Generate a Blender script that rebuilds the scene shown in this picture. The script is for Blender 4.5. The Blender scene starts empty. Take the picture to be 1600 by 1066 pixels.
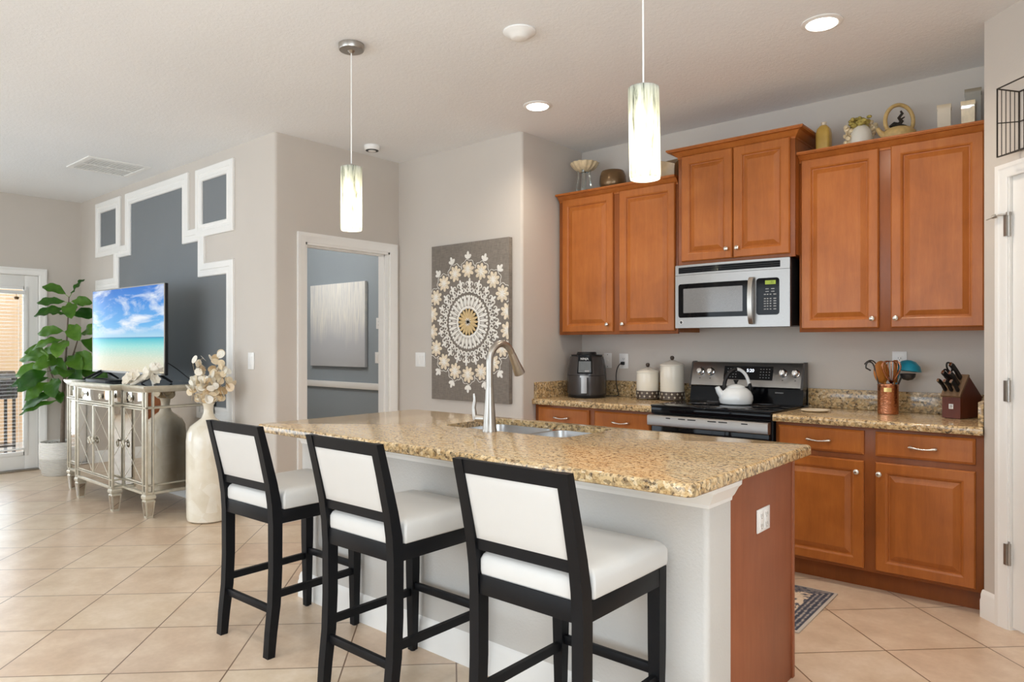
import bpy, bmesh, math, random
from math import sin, cos, pi, radians
from mathutils import Vector, Matrix

S = bpy.context.scene
COL = S.collection
random.seed(7)
rnd = random.uniform

# ------------------------------------------------------------------ camera
cd = bpy.data.cameras.new('camera')
cam = bpy.data.objects.new('camera', cd)
COL.objects.link(cam)
cam.location = (3.2321, -4.7261, 1.3133)
cam.rotation_euler = (pi/2, 0, 0.7189)
cd.sensor_fit = 'HORIZONTAL'
cd.sensor_width = 36
cd.lens = 1097.3/1600*36
cd.shift_x = (800-778)/1600
cd.shift_y = (538.8-533)/1600
cd.clip_start = 0.05
S.camera = cam

# ------------------------------------------------------------------ world, exposure, daylight
w = bpy.data.worlds.new('world')
S.world = w
w.use_nodes = True
bg = w.node_tree.nodes['Background']
bg.inputs['Color'].default_value = (0.86, 0.93, 1.0, 1)
bg.inputs['Strength'].default_value = 2.6
S.view_settings.view_transform = 'Standard'
S.view_settings.look = 'None'
S.view_settings.exposure = 0.07
S.view_settings.gamma = 1.0
S.view_settings.use_curve_mapping = False
S.cycles.use_denoising = True
S.cycles.max_bounces = 10
S.cycles.diffuse_bounces = 5
S.cycles.glossy_bounces = 4
S.cycles.transmission_bounces = 6
S.cycles.sample_clamp_indirect = 8
S.cycles.caustics_reflective = False
S.cycles.caustics_refractive = False

def light(name, kind, loc, energy, color=(1, 1, 1), size=(1, 1), rot=(0, 0, 0), spread=None, radius=None):
    l = bpy.data.lights.new(name, kind)
    l.energy = energy
    l.color = color
    if kind == 'AREA':
        l.shape = 'RECTANGLE'
        l.size, l.size_y = size
        if spread: l.spread = spread
    elif radius is not None:
        l.shadow_soft_size = radius
    o = bpy.data.objects.new(name, l)
    o.location = loc
    o.rotation_euler = rot
    COL.objects.link(o)
    return o

DAY = (0.71, 0.87, 1.0)
# fill from added unseen rear, left and right openings; daylight through the patio door
light('added_daylight_rear', 'AREA', (-0.6, -8.95, 1.25), 82, DAY, (6.0, 2.3), (pi/2, 0, 0))
light('added_daylight_left', 'AREA', (-5.22, -5.6, 1.35), 42, DAY, (2.6, 1.9), (pi/2, 0, -pi/2))
light('added_daylight_right', 'AREA', (5.45, -5.6, 1.35), 55, DAY, (3.0, 2.1), (pi/2, 0, pi/2))
light('daylight_patio_door', 'AREA', (-5.6, -2.85, 1.1), 16, DAY, (0.7, 1.6), (pi/2, 0, -pi/2))
# upward fill light added behind the camera to brighten the ceiling
light('added_upward_fill', 'AREA', (3.0, -5.3, 1.5), 88, (0.76, 0.89, 1.0), (0.5, 0.5), (pi, 0, 0))

# ------------------------------------------------------------------ helpers
OFF = {}

def tag(o, label=None, cat=None, group=None, kind=None):
    if label: o['label'] = label
    if cat: o['category'] = cat
    if group: o['group'] = group
    if kind: o['kind'] = kind
    return o

def thing(name, label, cat, loc=(0, 0, 0), rz=0.0, group=None):
    o = bpy.data.objects.new(name, None)
    o.empty_display_size = 0.1
    o.location = loc
    o.rotation_euler = (0, 0, rz)
    COL.objects.link(o)
    OFF[o.name] = Vector(loc)
    return tag(o, label, cat, group)

def obj(name, bm, mat, parent=None, world=True, ang=38, label=None):
    """One mesh object; with world=True vertices are given in world space and moved under the parent."""
    bmesh.ops.recalc_face_normals(bm, faces=bm.faces[:])
    if parent is not None and world:
        bmesh.ops.translate(bm, verts=bm.verts[:], vec=-OFF.get(parent.name, Vector()))
    me = bpy.data.meshes.new(name)
    bm.to_mesh(me)
    bm.free()
    for m in (mat if isinstance(mat, (list, tuple)) else [mat]):
        me.materials.append(m)
    me.polygons.foreach_set('use_smooth', [True]*len(me.polygons))
    me.set_sharp_from_angle(angle=radians(ang))
    o = bpy.data.objects.new(name, me)
    COL.objects.link(o)
    if parent is not None:
        o.parent = parent
        OFF[o.name] = OFF.get(parent.name, Vector())
    if label: o['label'] = label
    return o

def own(name, bm, mat, label, cat, group=None, ang=38):
    return tag(obj(name, bm, mat, ang=ang), label, cat, group)

def struct(name, bm, mat, parent=None, ang=38):
    return tag(obj(name, bm, mat, parent, ang=ang), kind='structure')

def B(): return bmesh.new()

def box(bm, x0, x1, y0, y1, z0, z1, bev=0.0, seg=2, mi=0):
    t = bmesh.new() if bev > 0 else bm
    vs = [t.verts.new((x, y, z)) for x in (x0, x1) for y in (y0, y1) for z in (z0, z1)]
    for f in ((0, 1, 3, 2), (4, 6, 7, 5), (0, 4, 5, 1), (2, 3, 7, 6), (0, 2, 6, 4), (1, 5, 7, 3)):
        fc = t.faces.new([vs[i] for i in f]); fc.material_index = mi
    if bev > 0:
        bmesh.ops.bevel(t, geom=t.edges[:], offset=bev, segments=seg, profile=0.5, affect='EDGES', clamp_overlap=True)
        merge(bm, t)
    return bm

def merge(bm, t, M=None):
    if M is not None:
        bmesh.ops.transform(t, matrix=M, verts=t.verts[:])
    mp = {}
    for v in t.verts: mp[v] = bm.verts.new(v.co)
    for f in t.faces:
        try:
            n = bm.faces.new([mp[v] for v in f.verts]); n.material_index = f.material_index
        except ValueError: pass
    t.free()

def loft(bm, rings, cap=True, closed_ring=True, loop=False, mi=0):
    R = [[bm.verts.new(p) for p in r] for r in rings]
    n = len(R[0])
    k = len(R) if loop else len(R)-1
    for i in range(k):
        a, b = R[i], R[(i+1) % len(R)]
        for j in range(n if closed_ring else n-1):
            f = bm.faces.new((a[j], a[(j+1) % n], b[(j+1) % n], b[j])); f.material_index = mi
    if cap and not loop and closed_ring:
        bm.faces.new(list(reversed(R[0]))).material_index = mi
        bm.faces.new(R[-1]).material_index = mi
    return bm

def frame_of(d):
    d = Vector(d).normalized()
    u = d.cross(Vector((0, 0, 1)))
    if u.length < 1e-4: u = Vector((1, 0, 0))
    u.normalize()
    return d, u, u.cross(d).normalized()

def cyl(bm, p0, p1, r0, r1=None, seg=24):
    r1 = r0 if r1 is None else r1
    p0, p1 = Vector(p0), Vector(p1)
    d, u, v = frame_of(p1-p0)
    loft(bm, [[p+(u*cos(2*pi*i/seg)+v*sin(2*pi*i/seg))*r for i in range(seg)] for p, r in ((p0, r0), (p1, r1))])
    return bm

def lathe(bm, prof, c=(0, 0, 0), seg=32, axis='z', wob=None):
    c = Vector(c)
    rings = []
    for r, h in prof:
        r = max(r, 1e-4)
        ring = []
        for i in range(seg):
            a = 2*pi*i/seg
            rr = r*(wob(a, h) if wob else 1)
            p = (rr*cos(a), rr*sin(a), h)
            if axis == 'y': p = (rr*cos(a), h, rr*sin(a))
            if axis == 'x': p = (h, rr*cos(a), rr*sin(a))
            ring.append(c+Vector(p))
        rings.append(ring)
    return loft(bm, rings)

def tube(bm, pts, r, seg=10, closed=False, cap=True):
    pts = [Vector(p) for p in pts]
    n = len(pts)
    rs = r if isinstance(r, (list, tuple)) else [r]*n
    tang = []
    for i in range(n):
        if closed: t = pts[(i+1) % n]-pts[i-1]
        else: t = pts[min(i+1, n-1)]-pts[max(i-1, 0)]
        tang.append(t.normalized())
    _, u, v = frame_of(tang[0])
    rings = []
    for i in range(n):
        t = tang[i]
        u = (u-t*u.dot(t)).normalized()
        v = t.cross(u)
        rings.append([pts[i]+(u*cos(2*pi*k/seg)+v*sin(2*pi*k/seg))*rs[i] for k in range(seg)])
    return loft(bm, rings, cap=cap, loop=closed)

def ball(bm, c, r, u=20, v=12):
    r = r if isinstance(r, (list, tuple)) else (r, r, r)
    c = Vector(c)
    rings = []
    for i in range(v+1):
        t = pi*i/v
        s = max(sin(t), 1e-3)
        rings.append([c+Vector((r[0]*s*cos(2*pi*k/u), r[1]*s*sin(2*pi*k/u), -r[2]*cos(t))) for k in range(u)])
    return loft(bm, rings)

def prism(bm, poly, z0, z1, axis='z'):
    def P(a, b, h):
        return {'z': (a, b, h), 'y': (a, h, b), 'x': (h, a, b)}[axis]
    return loft(bm, [[P(a, b, z0) for a, b in poly], [P(a, b, z1) for a, b in poly]])

def arc(cx, cy, r, a0, a1, n=6):
    return [(cx+r*cos(a0+(a1-a0)*i/n), cy+r*sin(a0+(a1-a0)*i/n)) for i in range(n+1)]

def rrect(x0, x1, y0, y1, r, n=5):
    return (arc(x1-r, y1-r, r, 0, pi/2, n)+arc(x0+r, y1-r, r, pi/2, pi, n) +
            arc(x0+r, y0+r, r, pi, 1.5*pi, n)+arc(x1-r, y0+r, r, 1.5*pi, 2*pi, n))

def bez(p0, p1, p2, p3, n=10):
    p0, p1, p2, p3 = map(Vector, (p0, p1, p2, p3))
    return [p0*(1-t)**3+p1*3*t*(1-t)**2+p2*3*t*t*(1-t)+p3*t**3 for t in [i/n for i in range(n+1)]]

def text(name, body, size, mat, parent, M, ext=0.0004):
    c = bpy.data.curves.new(name, 'FONT')
    c.body = body
    c.size = size
    c.align_x = 'CENTER'
    c.align_y = 'CENTER'
    c.extrude = ext
    o = bpy.data.objects.new(name, c)
    dg = bpy.context.evaluated_depsgraph_get()
    me = bpy.data.meshes.new_from_object(o)
    bpy.data.objects.remove(o)
    me.transform(M)
    me.transform(Matrix.Translation(-OFF.get(parent.name, Vector())))
    me.materials.clear()
    me.materials.append(mat)
    o = bpy.data.objects.new(name, me)
    COL.objects.link(o)
    o.parent = parent
    OFF[o.name] = OFF.get(parent.name, Vector())
    return o

def front(x, y, z):   # matrix for lettering that faces -Y
    return Matrix.Translation((x, y, z)) @ Matrix.Rotation(pi/2, 4, 'X')

# ------------------------------------------------------------------ materials
MATS = {}

class N:
    def __init__(s, name):
        s.m = bpy.data.materials.new(name)
        s.m.use_nodes = True
        s.t = s.m.node_tree
        s.b = s.t.nodes['Principled BSDF']
        s.out = s.t.nodes['Material Output']
        s.co = None
    def new(s, ty, **k):
        n = s.t.nodes.new(ty)
        for a, v in k.items(): setattr(n, a, v)
        return n
    def link(s, a, b): s.t.links.new(a, b)
    def coord(s):
        if s.co is None: s.co = s.new('ShaderNodeTexCoord').outputs['Object']
        return s.co
    def world(s):
        return s.new('ShaderNodeNewGeometry').outputs['Position']
    def map(s, src, scale=(1, 1, 1), rot=(0, 0, 0), loc=(0, 0, 0)):
        n = s.new('ShaderNodeMapping')
        n.inputs['Scale'].default_value = scale
        n.inputs['Rotation'].default_value = rot
        n.inputs['Location'].default_value = loc
        s.link(src, n.inputs['Vector'])
        return n.outputs[0]
    def noise(s, src, scale, detail=3, rough=0.5, dist=0):
        n = s.new('ShaderNodeTexNoise')
        n.inputs['Scale'].default_value = scale
        n.inputs['Detail'].default_value = detail
        n.inputs['Roughness'].default_value = rough
        n.inputs['Distortion'].default_value = dist
        s.link(src, n.inputs['Vector'])
        return n.outputs['Fac']
    def vor(s, src, scale, feat='F1', out='Distance'):
        n = s.new('ShaderNodeTexVoronoi', feature=feat)
        n.inputs['Scale'].default_value = scale
        s.link(src, n.inputs['Vector'])
        return n.outputs[out]
    def ramp(s, fac, stops, interp='LINEAR'):
        n = s.new('ShaderNodeValToRGB')
        n.color_ramp.interpolation = interp
        el = n.color_ramp.elements
        while len(el) < len(stops): el.new(0.5)
        for e, (p, c) in zip(el, stops):
            e.position = p
            e.color = (*c, 1) if len(c) == 3 else c
        s.link(fac, n.inputs['Fac'])
        return n.outputs['Color']
    def mix(s, fac, a, b, mode='MIX'):
        n = s.new('ShaderNodeMix', data_type='RGBA', blend_type=mode)
        for i, v in ((0, fac), (6, a), (7, b)):
            if hasattr(v, 'is_linked') or hasattr(v, 'links'): s.link(v, n.inputs[i])
            else: n.inputs[i].default_value = v if i == 0 else ((*v, 1) if len(v) == 3 else v)
        return n.outputs[2]
    def math(s, op, a, b=None, c=None):
        n = s.new('ShaderNodeMath', operation=op)
        for i, v in enumerate((a, b, c)):
            if v is None: continue
            if hasattr(v, 'links'): s.link(v, n.inputs[i])
            else: n.inputs[i].default_value = v
        return n.outputs[0]
    def bump(s, h, strength=0.2, dist=0.005):
        n = s.new('ShaderNodeBump')
        n.inputs['Strength'].default_value = strength
        n.inputs['Distance'].default_value = dist
        s.link(h, n.inputs['Height'])
        s.link(n.outputs[0], s.b.inputs['Normal'])
    def base(s, v):
        if hasattr(v, 'links'): s.link(v, s.b.inputs['Base Color'])
        else: s.b.inputs['Base Color'].default_value = (*v, 1)
    def set(s, **k):
        for a, v in k.items():
            s.b.inputs[a.replace('_', ' ')].default_value = v
        return s

def srgb(r, g, b):
    f = lambda c: c/12.92 if c <= 0.04045 else ((c+0.055)/1.055)**2.4
    return tuple(f(c/255) for c in (r, g, b))

def plain(name, col, rough=0.5, metal=0.0, spec=None, var=0.06, vscale=6.0, bump=None, coat=0.0):
    n = N(name)
    f = n.noise(n.coord(), vscale, 3)
    lo = tuple(c*(1-var) for c in col)
    hi = tuple(min(1, c*(1+var)) for c in col)
    n.base(n.ramp(f, [(0.3, lo), (0.7, hi)]))
    n.set(Roughness=rough, Metallic=metal)
    if spec is not None: n.b.inputs['Specular IOR Level'].default_value = spec
    if coat: n.b.inputs['Coat Weight'].default_value = coat
    if bump: n.bump(n.noise(n.coord(), bump[0], 4), bump[1], bump[2] if len(bump) > 2 else 0.003)
    return n.m

def emis(name, col, strength):
    n = N(name)
    n.base((0.02, 0.02, 0.02))
    n.b.inputs['Emission Color'].default_value = (*col, 1)
    n.b.inputs['Emission Strength'].default_value = strength
    return n.m

# walls, ceiling
def wallmat(name, col, bs=90, st=0.12):
    n = N(name)
    p = n.world()
    f = n.noise(p, 1.3, 3)
    n.base(n.ramp(f, [(0.3, tuple(c*0.97 for c in col)), (0.7, tuple(min(1, c*1.03) for c in col))]))
    n.set(Roughness=0.62)
    n.b.inputs['Specular IOR Level'].default_value = 0.3
    n.bump(n.noise(p, bs, 3), st, 0.004)
    return n.m

GREIGE = srgb(204, 196, 187)
M_wall = wallmat('greige_wall_paint', GREIGE)
M_accent = wallmat('slate_accent_paint', srgb(122, 126, 129))
M_blue = wallmat('blue_grey_wall_paint', srgb(148, 157, 163))
M_ponywall = wallmat('pale_grey_orange_peel_paint', srgb(206, 203, 198), 110, 0.35)
n = N('knockdown_ceiling')
p = n.world()
n.base(n.ramp(n.noise(p, 1.0, 2), [(0.3, srgb(234, 235, 236)), (0.7, srgb(239, 240, 241))]))
n.set(Roughness=0.8)
n.bump(n.ramp(n.noise(p, 48, 5, 0.6, 0.6), [(0.46, (0, 0, 0)), (0.56, (1, 1, 1))]), 0.2, 0.004)
M_ceil = n.m
M_trim = plain('white_trim_paint', srgb(240, 238, 234), 0.4, var=0.01)
M_white = plain('white_plastic', srgb(240, 239, 236), 0.35, var=0.01)
M_door = plain('white_door_paint', srgb(238, 236, 232), 0.42, var=0.01)

# floor: diagonal porcelain tiles
TX, TY, TS = 2.4995, -1.3605, 0.3254*math.sqrt(2)
n = N('diagonal_beige_floor_tile')
p = n.world()
mp = n.new('ShaderNodeMapping', vector_type='TEXTURE')
mp.inputs['Location'].default_value = (TX, TY, 0)
mp.inputs['Rotation'].default_value = (0, 0, pi/4)
n.link(p, mp.inputs['Vector'])
br = n.new('ShaderNodeTexBrick')
br.offset = 0.0
br.squash = 1.0
br.inputs['Scale'].default_value = 1.0
br.inputs['Brick Width'].default_value = TS
br.inputs['Row Height'].default_value = TS
br.inputs['Mortar Size'].default_value = 0.0032
br.inputs['Mortar Smooth'].default_value = 0.1
br.inputs['Color1'].default_value = (0.25, 0.25, 0.25, 1)
br.inputs['Color2'].default_value = (0.75, 0.75, 0.75, 1)
br.inputs['Mortar'].default_value = (0.5, 0.5, 0.5, 1)
n.link(mp.outputs[0], br.inputs['Vector'])
cloud = n.noise(p, 5.5, 5, 0.55)
fine = n.noise(n.map(p, (1, 1, 1)), 38, 4, 0.6)
f = n.math('ADD', n.math('MULTIPLY', cloud, 0.75), n.math('MULTIPLY', fine, 0.25))
tc = n.ramp(f, [(0.32, srgb(202, 176, 149)), (0.5, srgb(214, 190, 164)), (0.68, srgb(226, 205, 182))])
tc = n.mix(0.16, tc, br.outputs['Color'], 'OVERLAY')
n.base(n.mix(br.outputs['Fac'], tc, srgb(128, 101, 78)))
n.set(Roughness=0.3)
hgt = n.math('SUBTRACT', n.math('MULTIPLY', n.noise(p, 16, 3, 0.5), 0.6), n.math('MULTIPLY', br.outputs['Fac'], 0.8))
n.bump(hgt, 0.42, 0.003)
M_floor = n.m

# wood
def wood(name, dark, mid, light, scale=1.0, rough=0.33, axis='z', coat=0.06):
    n = N(name)
    p = n.world()
    sc = {'z': (9, 9, 0.9), 'x': (0.9, 9, 9)}[axis]
    g = n.noise(n.map(p, sc), 3.2*scale, 6, 0.6, 0.5)
    f2 = n.noise(n.map(p, tuple(6*c for c in sc)), 4.0*scale, 3, 0.6)
    bl = n.noise(p, 4.2, 3, 0.5, 0.4)
    f = n.math('ADD', n.math('MULTIPLY', g, 0.38), n.math('ADD', n.math('MULTIPLY', f2, 0.16), n.math('MULTIPLY', bl, 0.46)))
    n.base(n.ramp(f, [(0.3, dark), (0.5, mid), (0.7, light)]))
    n.set(Roughness=rough)
    n.b.inputs['Specular IOR Level'].default_value = 0.32
    n.b.inputs['Coat Weight'].default_value = coat
    n.b.inputs['Coat Roughness'].default_value = 0.25
    return n.m

M_cab = wood('stained_maple', srgb(146, 82, 34), srgb(168, 97, 42), srgb(184, 112, 52))
M_cabd = wood('stained_maple_frame', srgb(122, 66, 28), srgb(138, 76, 34), srgb(152, 86, 40))
M_block = wood('dark_walnut', srgb(78, 36, 26), srgb(98, 48, 34), srgb(114, 60, 42))
M_spoon = wood('acacia', srgb(140, 82, 30), srgb(172, 108, 46), srgb(198, 134, 66), 2)
M_black = plain('black_stained_wood', (0.006, 0.006, 0.007), 0.45, spec=0.18, var=0.2)
M_leather = plain('white_leatherette', srgb(208, 206, 202), 0.42, var=0.015, bump=(160, 0.05))

# granite
n = N('golden_granite')
p = n.world()
wv = n.noise(n.map(p, (9, 24, 24)), 2.2, 6, 0.7, 0.6)
basec = n.ramp(wv, [(0.3, srgb(180, 142, 96)), (0.45, srgb(208, 176, 130)), (0.58, srgb(220, 196, 154)), (0.75, srgb(202, 168, 120))])
sp = n.noise(n.map(p, (1, 1.5, 1.5)), 62, 4, 0.7, 0.3)
c2 = n.mix(n.ramp(sp, [(0.40, (1, 1, 1)), (0.47, (0, 0, 0))]), basec, srgb(112, 82, 52))
sp2 = n.noise(p, 105, 2, 0.5)
c3 = n.mix(n.ramp(sp2, [(0.32, (1, 1, 1)), (0.38, (0, 0, 0))]), c2, srgb(52, 44, 38))
sp3 = n.noise(p, 46, 3, 0.6)
c4 = n.mix(n.ramp(sp3, [(0.62, (0, 0, 0)), (0.72, (0.8, 0.8, 0.8))]), c3, srgb(238, 218, 182))
geo = n.new('ShaderNodeNewGeometry')
sx = n.new('ShaderNodeSeparateXYZ')
n.link(geo.outputs['True Normal'], sx.inputs[0])
side = n.math('LESS_THAN', n.math('ABSOLUTE', sx.outputs['Z']), 0.9)   # cut faces show the slab's coarse grain
gr = n.vor(p, 85, 'F1', 'Color')
gs = n.new('ShaderNodeSeparateColor')
n.link(gr, gs.inputs[0])
coarse = n.ramp(gs.outputs[0], [(0.0, srgb(58, 48, 38)), (0.2, srgb(112, 88, 58)), (0.32, srgb(186, 150, 98)), (0.55, srgb(212, 182, 134)), (0.8, srgb(176, 150, 106)), (0.93, srgb(232, 214, 178))], 'CONSTANT')
coarse = n.mix(0.45, coarse, c4)
n.base(n.mix(side, c4, coarse))
n.set(Roughness=0.13)
n.b.inputs['Coat Weight'].default_value = 0.15
n.b.inputs['Coat Roughness'].default_value = 0.03
M_granite = n.m

# metals
def brushed(name, col, rough=0.28, stretch=(1, 60, 60)):
    n = N(name)
    f = n.noise(n.map(n.coord(), stretch), 14, 3)
    n.base(n.ramp(f, [(0.3, tuple(c*0.88 for c in col)), (0.7, col)]))
    n.set(Metallic=1.0)
    n.link(n.math('ADD', n.math('MULTIPLY', f, 0.14), rough-0.07), n.b.inputs['Roughness'])
    return n.m
M_steel = brushed('brushed_stainless', (0.38, 0.365, 0.35), 0.38)
M_nickel = brushed('satin_nickel', (0.47, 0.44, 0.40), 0.33, (8, 8, 2))
M_sink = brushed('sink_stainless', (0.66, 0.66, 0.66), 0.3)
M_pull = brushed('bright_pull_nickel', (0.74, 0.70, 0.64), 0.25, (8, 8, 8))
M_chrome = plain('polished_chrome', (0.8, 0.8, 0.8), 0.08, 1.0, var=0.02)
M_copper = plain('hammered_copper', (0.62, 0.27, 0.15), 0.22, 1.0, var=0.12, vscale=40, bump=(90, 0.5, 0.004))
M_bronze = plain('bronze_glaze', srgb(118, 92, 62), 0.22, 0.5, var=0.15, vscale=12)
M_wire = plain('dark_bronze_wire', (0.05, 0.042, 0.035), 0.4, 0.6)
M_brass = plain('yellow_brass', (0.7, 0.52, 0.2), 0.3, 0.8)
M_blackgl = plain('black_ceramic_glass', (0.004, 0.004, 0.005), 0.05, spec=0.15, var=0.05)
M_blackpl = plain('black_plastic', (0.009, 0.009, 0.010), 0.4, spec=0.3)
M_charcoal = plain('charcoal_appliance_plastic', srgb(70, 66, 65), 0.26, 0.3, var=0.05)
M_rubber = plain('dark_rubber', (0.02, 0.02, 0.02), 0.7)
M_grey = plain('grey_print', srgb(150, 150, 150), 0.5)
M_white_print = emis('lit_white_digits', (0.85, 0.9, 1.0), 2.2)
M_green_lcd = emis('green_lcd', srgb(168, 190, 40), 0.75)
M_green_lcd_d = plain('lcd_segments', (0.05, 0.07, 0.01), 0.5)
M_enamel = plain('white_enamel', srgb(232, 236, 238), 0.12, var=0.02, coat=0.4)
M_cream = plain('cream_ceramic', srgb(232, 226, 212), 0.22, var=0.02)
M_fret = plain('brown_fretwork', srgb(78, 64, 54), 0.4, 0.3)
M_lace = plain('cream_fretwork', srgb(226, 216, 196), 0.4)
M_teal = plain('turquoise_silicone', srgb(36, 150, 178), 0.35)
M_sand = plain('sand_stoneware', srgb(204, 172, 112), 0.55, var=0.12, vscale=60)
M_amber = plain('amber_glaze', srgb(196, 160, 78), 0.3, var=0.12, vscale=14)
M_ivory = plain('ivory_ceramic', srgb(222, 208, 184), 0.4, var=0.08, vscale=20)
M_shell = plain('pearl_shell', srgb(226, 206, 168), 0.3, var=0.15, vscale=30, coat=0.3)
M_moss = plain('yellow_moss', srgb(176, 158, 84), 0.9, var=0.3, vscale=60, bump=(120, 0.8))
M_smoke = plain('taupe_vase_glaze', srgb(138, 126, 104), 0.3, var=0.08)
M_tan = plain('tan_vase_glaze', srgb(206, 188, 158), 0.3, var=0.1)

def glass(name, col=(1, 1, 1), rough=0.0):
    n = N(name)
    g = n.new('ShaderNodeBsdfGlass')
    g.inputs['Color'].default_value = (*col, 1)
    g.inputs['Roughness'].default_value = rough
    g.inputs['IOR'].default_value = 1.45
    n.link(g.outputs[0], n.out.inputs[0])
    return n.m
M_glass = glass('clear_glass', (0.95, 0.97, 0.96))
# thin window pane: mostly transparent with a glossy coat
n = N('window_glass')
tr = n.new('ShaderNodeBsdfTransparent')
gl = n.new('ShaderNodeBsdfGlossy')
gl.inputs['Roughness'].default_value = 0.02
mx = n.new('ShaderNodeMixShader')
mx.inputs[0].default_value = 0.07
n.link(tr.outputs[0], mx.inputs[1]); n.link(gl.outputs[0], mx.inputs[2]); n.link(mx.outputs[0], n.out.inputs[0])
M_pane = n.m

def mirror(name, col, rough=0.03):
    n = N(name)
    f = n.noise(n.coord(), 7, 4)
    n.base(n.ramp(f, [(0.35, tuple(c*0.93 for c in col)), (0.65, col)]))
    n.set(Metallic=1.0, Roughness=rough)
    return n.m
M_mirror = mirror('antique_mirror', (0.60, 0.57, 0.53))
M_mirrortop = mirror('mirror_top', (0.62, 0.66, 0.70), 0.05)
M_champ = plain('champagne_silver_leaf', srgb(206, 198, 180), 0.35, 0.45, var=0.1, vscale=20)

# ------------------------------------------------------------------ room shell
W, A, BX, D, E_, HC = 2.767, 1.361, 5.276, 0.765, 1.944, 2.867
GY = -0.637
RT = 0.7071068

def pan(s, out, z):      # point on the pantry wall: s along it, out in front of it
    return Vector((W+s*RT-out*RT, GY-s*RT-out*RT, z))

bm = B(); box(bm, -5.45, 5.62, -9.12, 0.2, -0.12, 0.0); struct('floor', bm, M_floor)
bm = B(); box(bm, -5.45, 5.62, -9.12, 0.2, HC, HC+0.12); struct('ceiling', bm, M_ceil)
bm = B(); box(bm, -0.12, W+0.12, 0, 0.12, 0, HC); struct('wall_kitchen', bm, M_wall)
r = 0.022
bm = B()
prism(bm, [(-A, -D)]+arc(-r, -D+r, r, -pi/2, 0)+[(0, 0), (-0.12, 0), (-0.12, -D+0.12), (-A, -D+0.12)], 0, HC)
struct('wall_art', bm, M_wall)
bm = B()
prism(bm, [(-BX, -E_)]+arc(-A-r, -E_+r, r, -pi/2, 0)+[(-A, -1.69), (-A-0.12, -1.69), (-A-0.12, -E_+0.12), (-BX, -E_+0.12)], 0, HC)
wall_tv = struct('wall_television', bm, M_wall)
bm = B()
box(bm, -A-0.12, -A, -1.69, -0.865, 2.09, HC)
box(bm, -A-0.12, -A, -0.865, 0.05, 0, HC)
struct('wall_doorway', bm, M_wall)
bm = B()
box(bm, -BX-0.12, -BX, -9.0, -7.0, 0, HC); box(bm, -BX-0.12, -BX, -7.0, -4.2, 0, 0.4); box(bm, -BX-0.12, -BX, -7.0, -4.2, 2.3, HC)
box(bm, -BX-0.12, -BX, -4.2, -3.275, 0, HC)
box(bm, -BX-0.12, -BX, -3.275, -2.34, 2.045, HC)
box(bm, -BX-0.12, -BX, -2.34, -E_+0.12, 0, HC)
struct('wall_left', bm, M_wall)
bm = B()
box(bm, -BX-0.12, -3.6, -9.12, -9.0, 0, HC); box(bm, 2.4, 5.6, -9.12, -9.0, 0, HC); box(bm, -3.6, 2.4, -9.12, -9.0, 2.4, HC)
struct('wall_rear', bm, M_wall)
bm = B()
ps = [pan(0, 0, 0), pan(1.06, 0, 0), pan(1.06, -0.12, 0), pan(0.05, -0.12, 0)]
# wall pieces around the pantry door (opening s 0.150..0.775)
for s0, s1, z0, z1 in ((0, 0.150, 0, HC), (0.775, 1.06, 0, HC), (0.150, 0.775, 2.10, HC)):
    loft(bm, [[pan(s0, 0, z), pan(s1, 0, z), pan(s1, -0.115, z), pan(s0, -0.115, z)] for z in (z0, z1)])
struct('wall_pantry', bm, M_wall)
bm = B(); box(bm, W+0.001, W+0.1, GY+0.02, 0, 0, HC); struct('wall_pantry_side', bm, M_wall)
q = pan(1.06, 0, 0)
bm = B(); box(bm, q.x, q.x+0.12, -2.75, q.y+0.05, 0, HC); box(bm, q.x+0.12, 5.5, -2.75, -2.63, 0, HC); struct('wall_light_block', bm, M_wall)  # unseen wall, run forward to keep right-hand light off the base cabinets
bm = B(); box(bm, 5.5, 5.62, -4.0, -2.63, 0, HC); box(bm, 5.5, 5.62, -9.0, -7.2, 0, HC); box(bm, 5.5, 5.62, -7.2, -4.0, 0, 0.25); box(bm, 5.5, 5.62, -7.2, -4.0, 2.45, HC); struct('wall_right', bm, M_wall)
# the blue-grey room beyond the doorway
bm = B(); box(bm, -5.2, -A-0.12, 0.05, 0.15, 0, HC); struct('wall_blue_room', bm, M_blue)
bm = B(); box(bm, -5.3, -5.2, -E_+0.12, 0.15, 0, HC); struct('wall_blue_room_left', bm, M_blue)
bm = B(); box(bm, -5.2, -A-0.12, 0.02, 0.05, 0.83, 0.90, 0.008); struct('trim_1', bm, M_trim)

# accent paint and trim mouldings on the television wall
def offset_poly(poly, d):
    out = []
    n_ = len(poly)
    for i in range(n_):
        p0, p1, p2 = Vector(poly[i-1]), Vector(poly[i]), Vector(poly[(i+1) % n_])
        e1 = (p1-p0).normalized(); e2 = (p2-p1).normalized()
        n1 = Vector((-e1.y, e1.x)); n2 = Vector((-e2.y, e2.x))
        out.append(p1+(n1+n2)*d/(1+n1.dot(n2)))
    return out

def moulding(name, poly, width, y):
    """poly runs counter-clockwise (x right, z up) seen from the room; the strip lies inside it"""
    prof = [(0, 0), (0, 0.017), (0.006, 0.021), (width*0.45, 0.021), (width*0.5, 0.015), (width*0.72, 0.013), (width*0.8, 0.017), (width*0.95, 0.017), (width, 0.010), (width, 0)]
    rings = [[(q.x, y-h, q.y) for q in offset_poly(poly, d)] for d, h in prof]
    bm = B()
    loft(bm, rings, cap=False, loop=True)
    return struct(name, bm, M_trim, ang=25)

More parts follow.
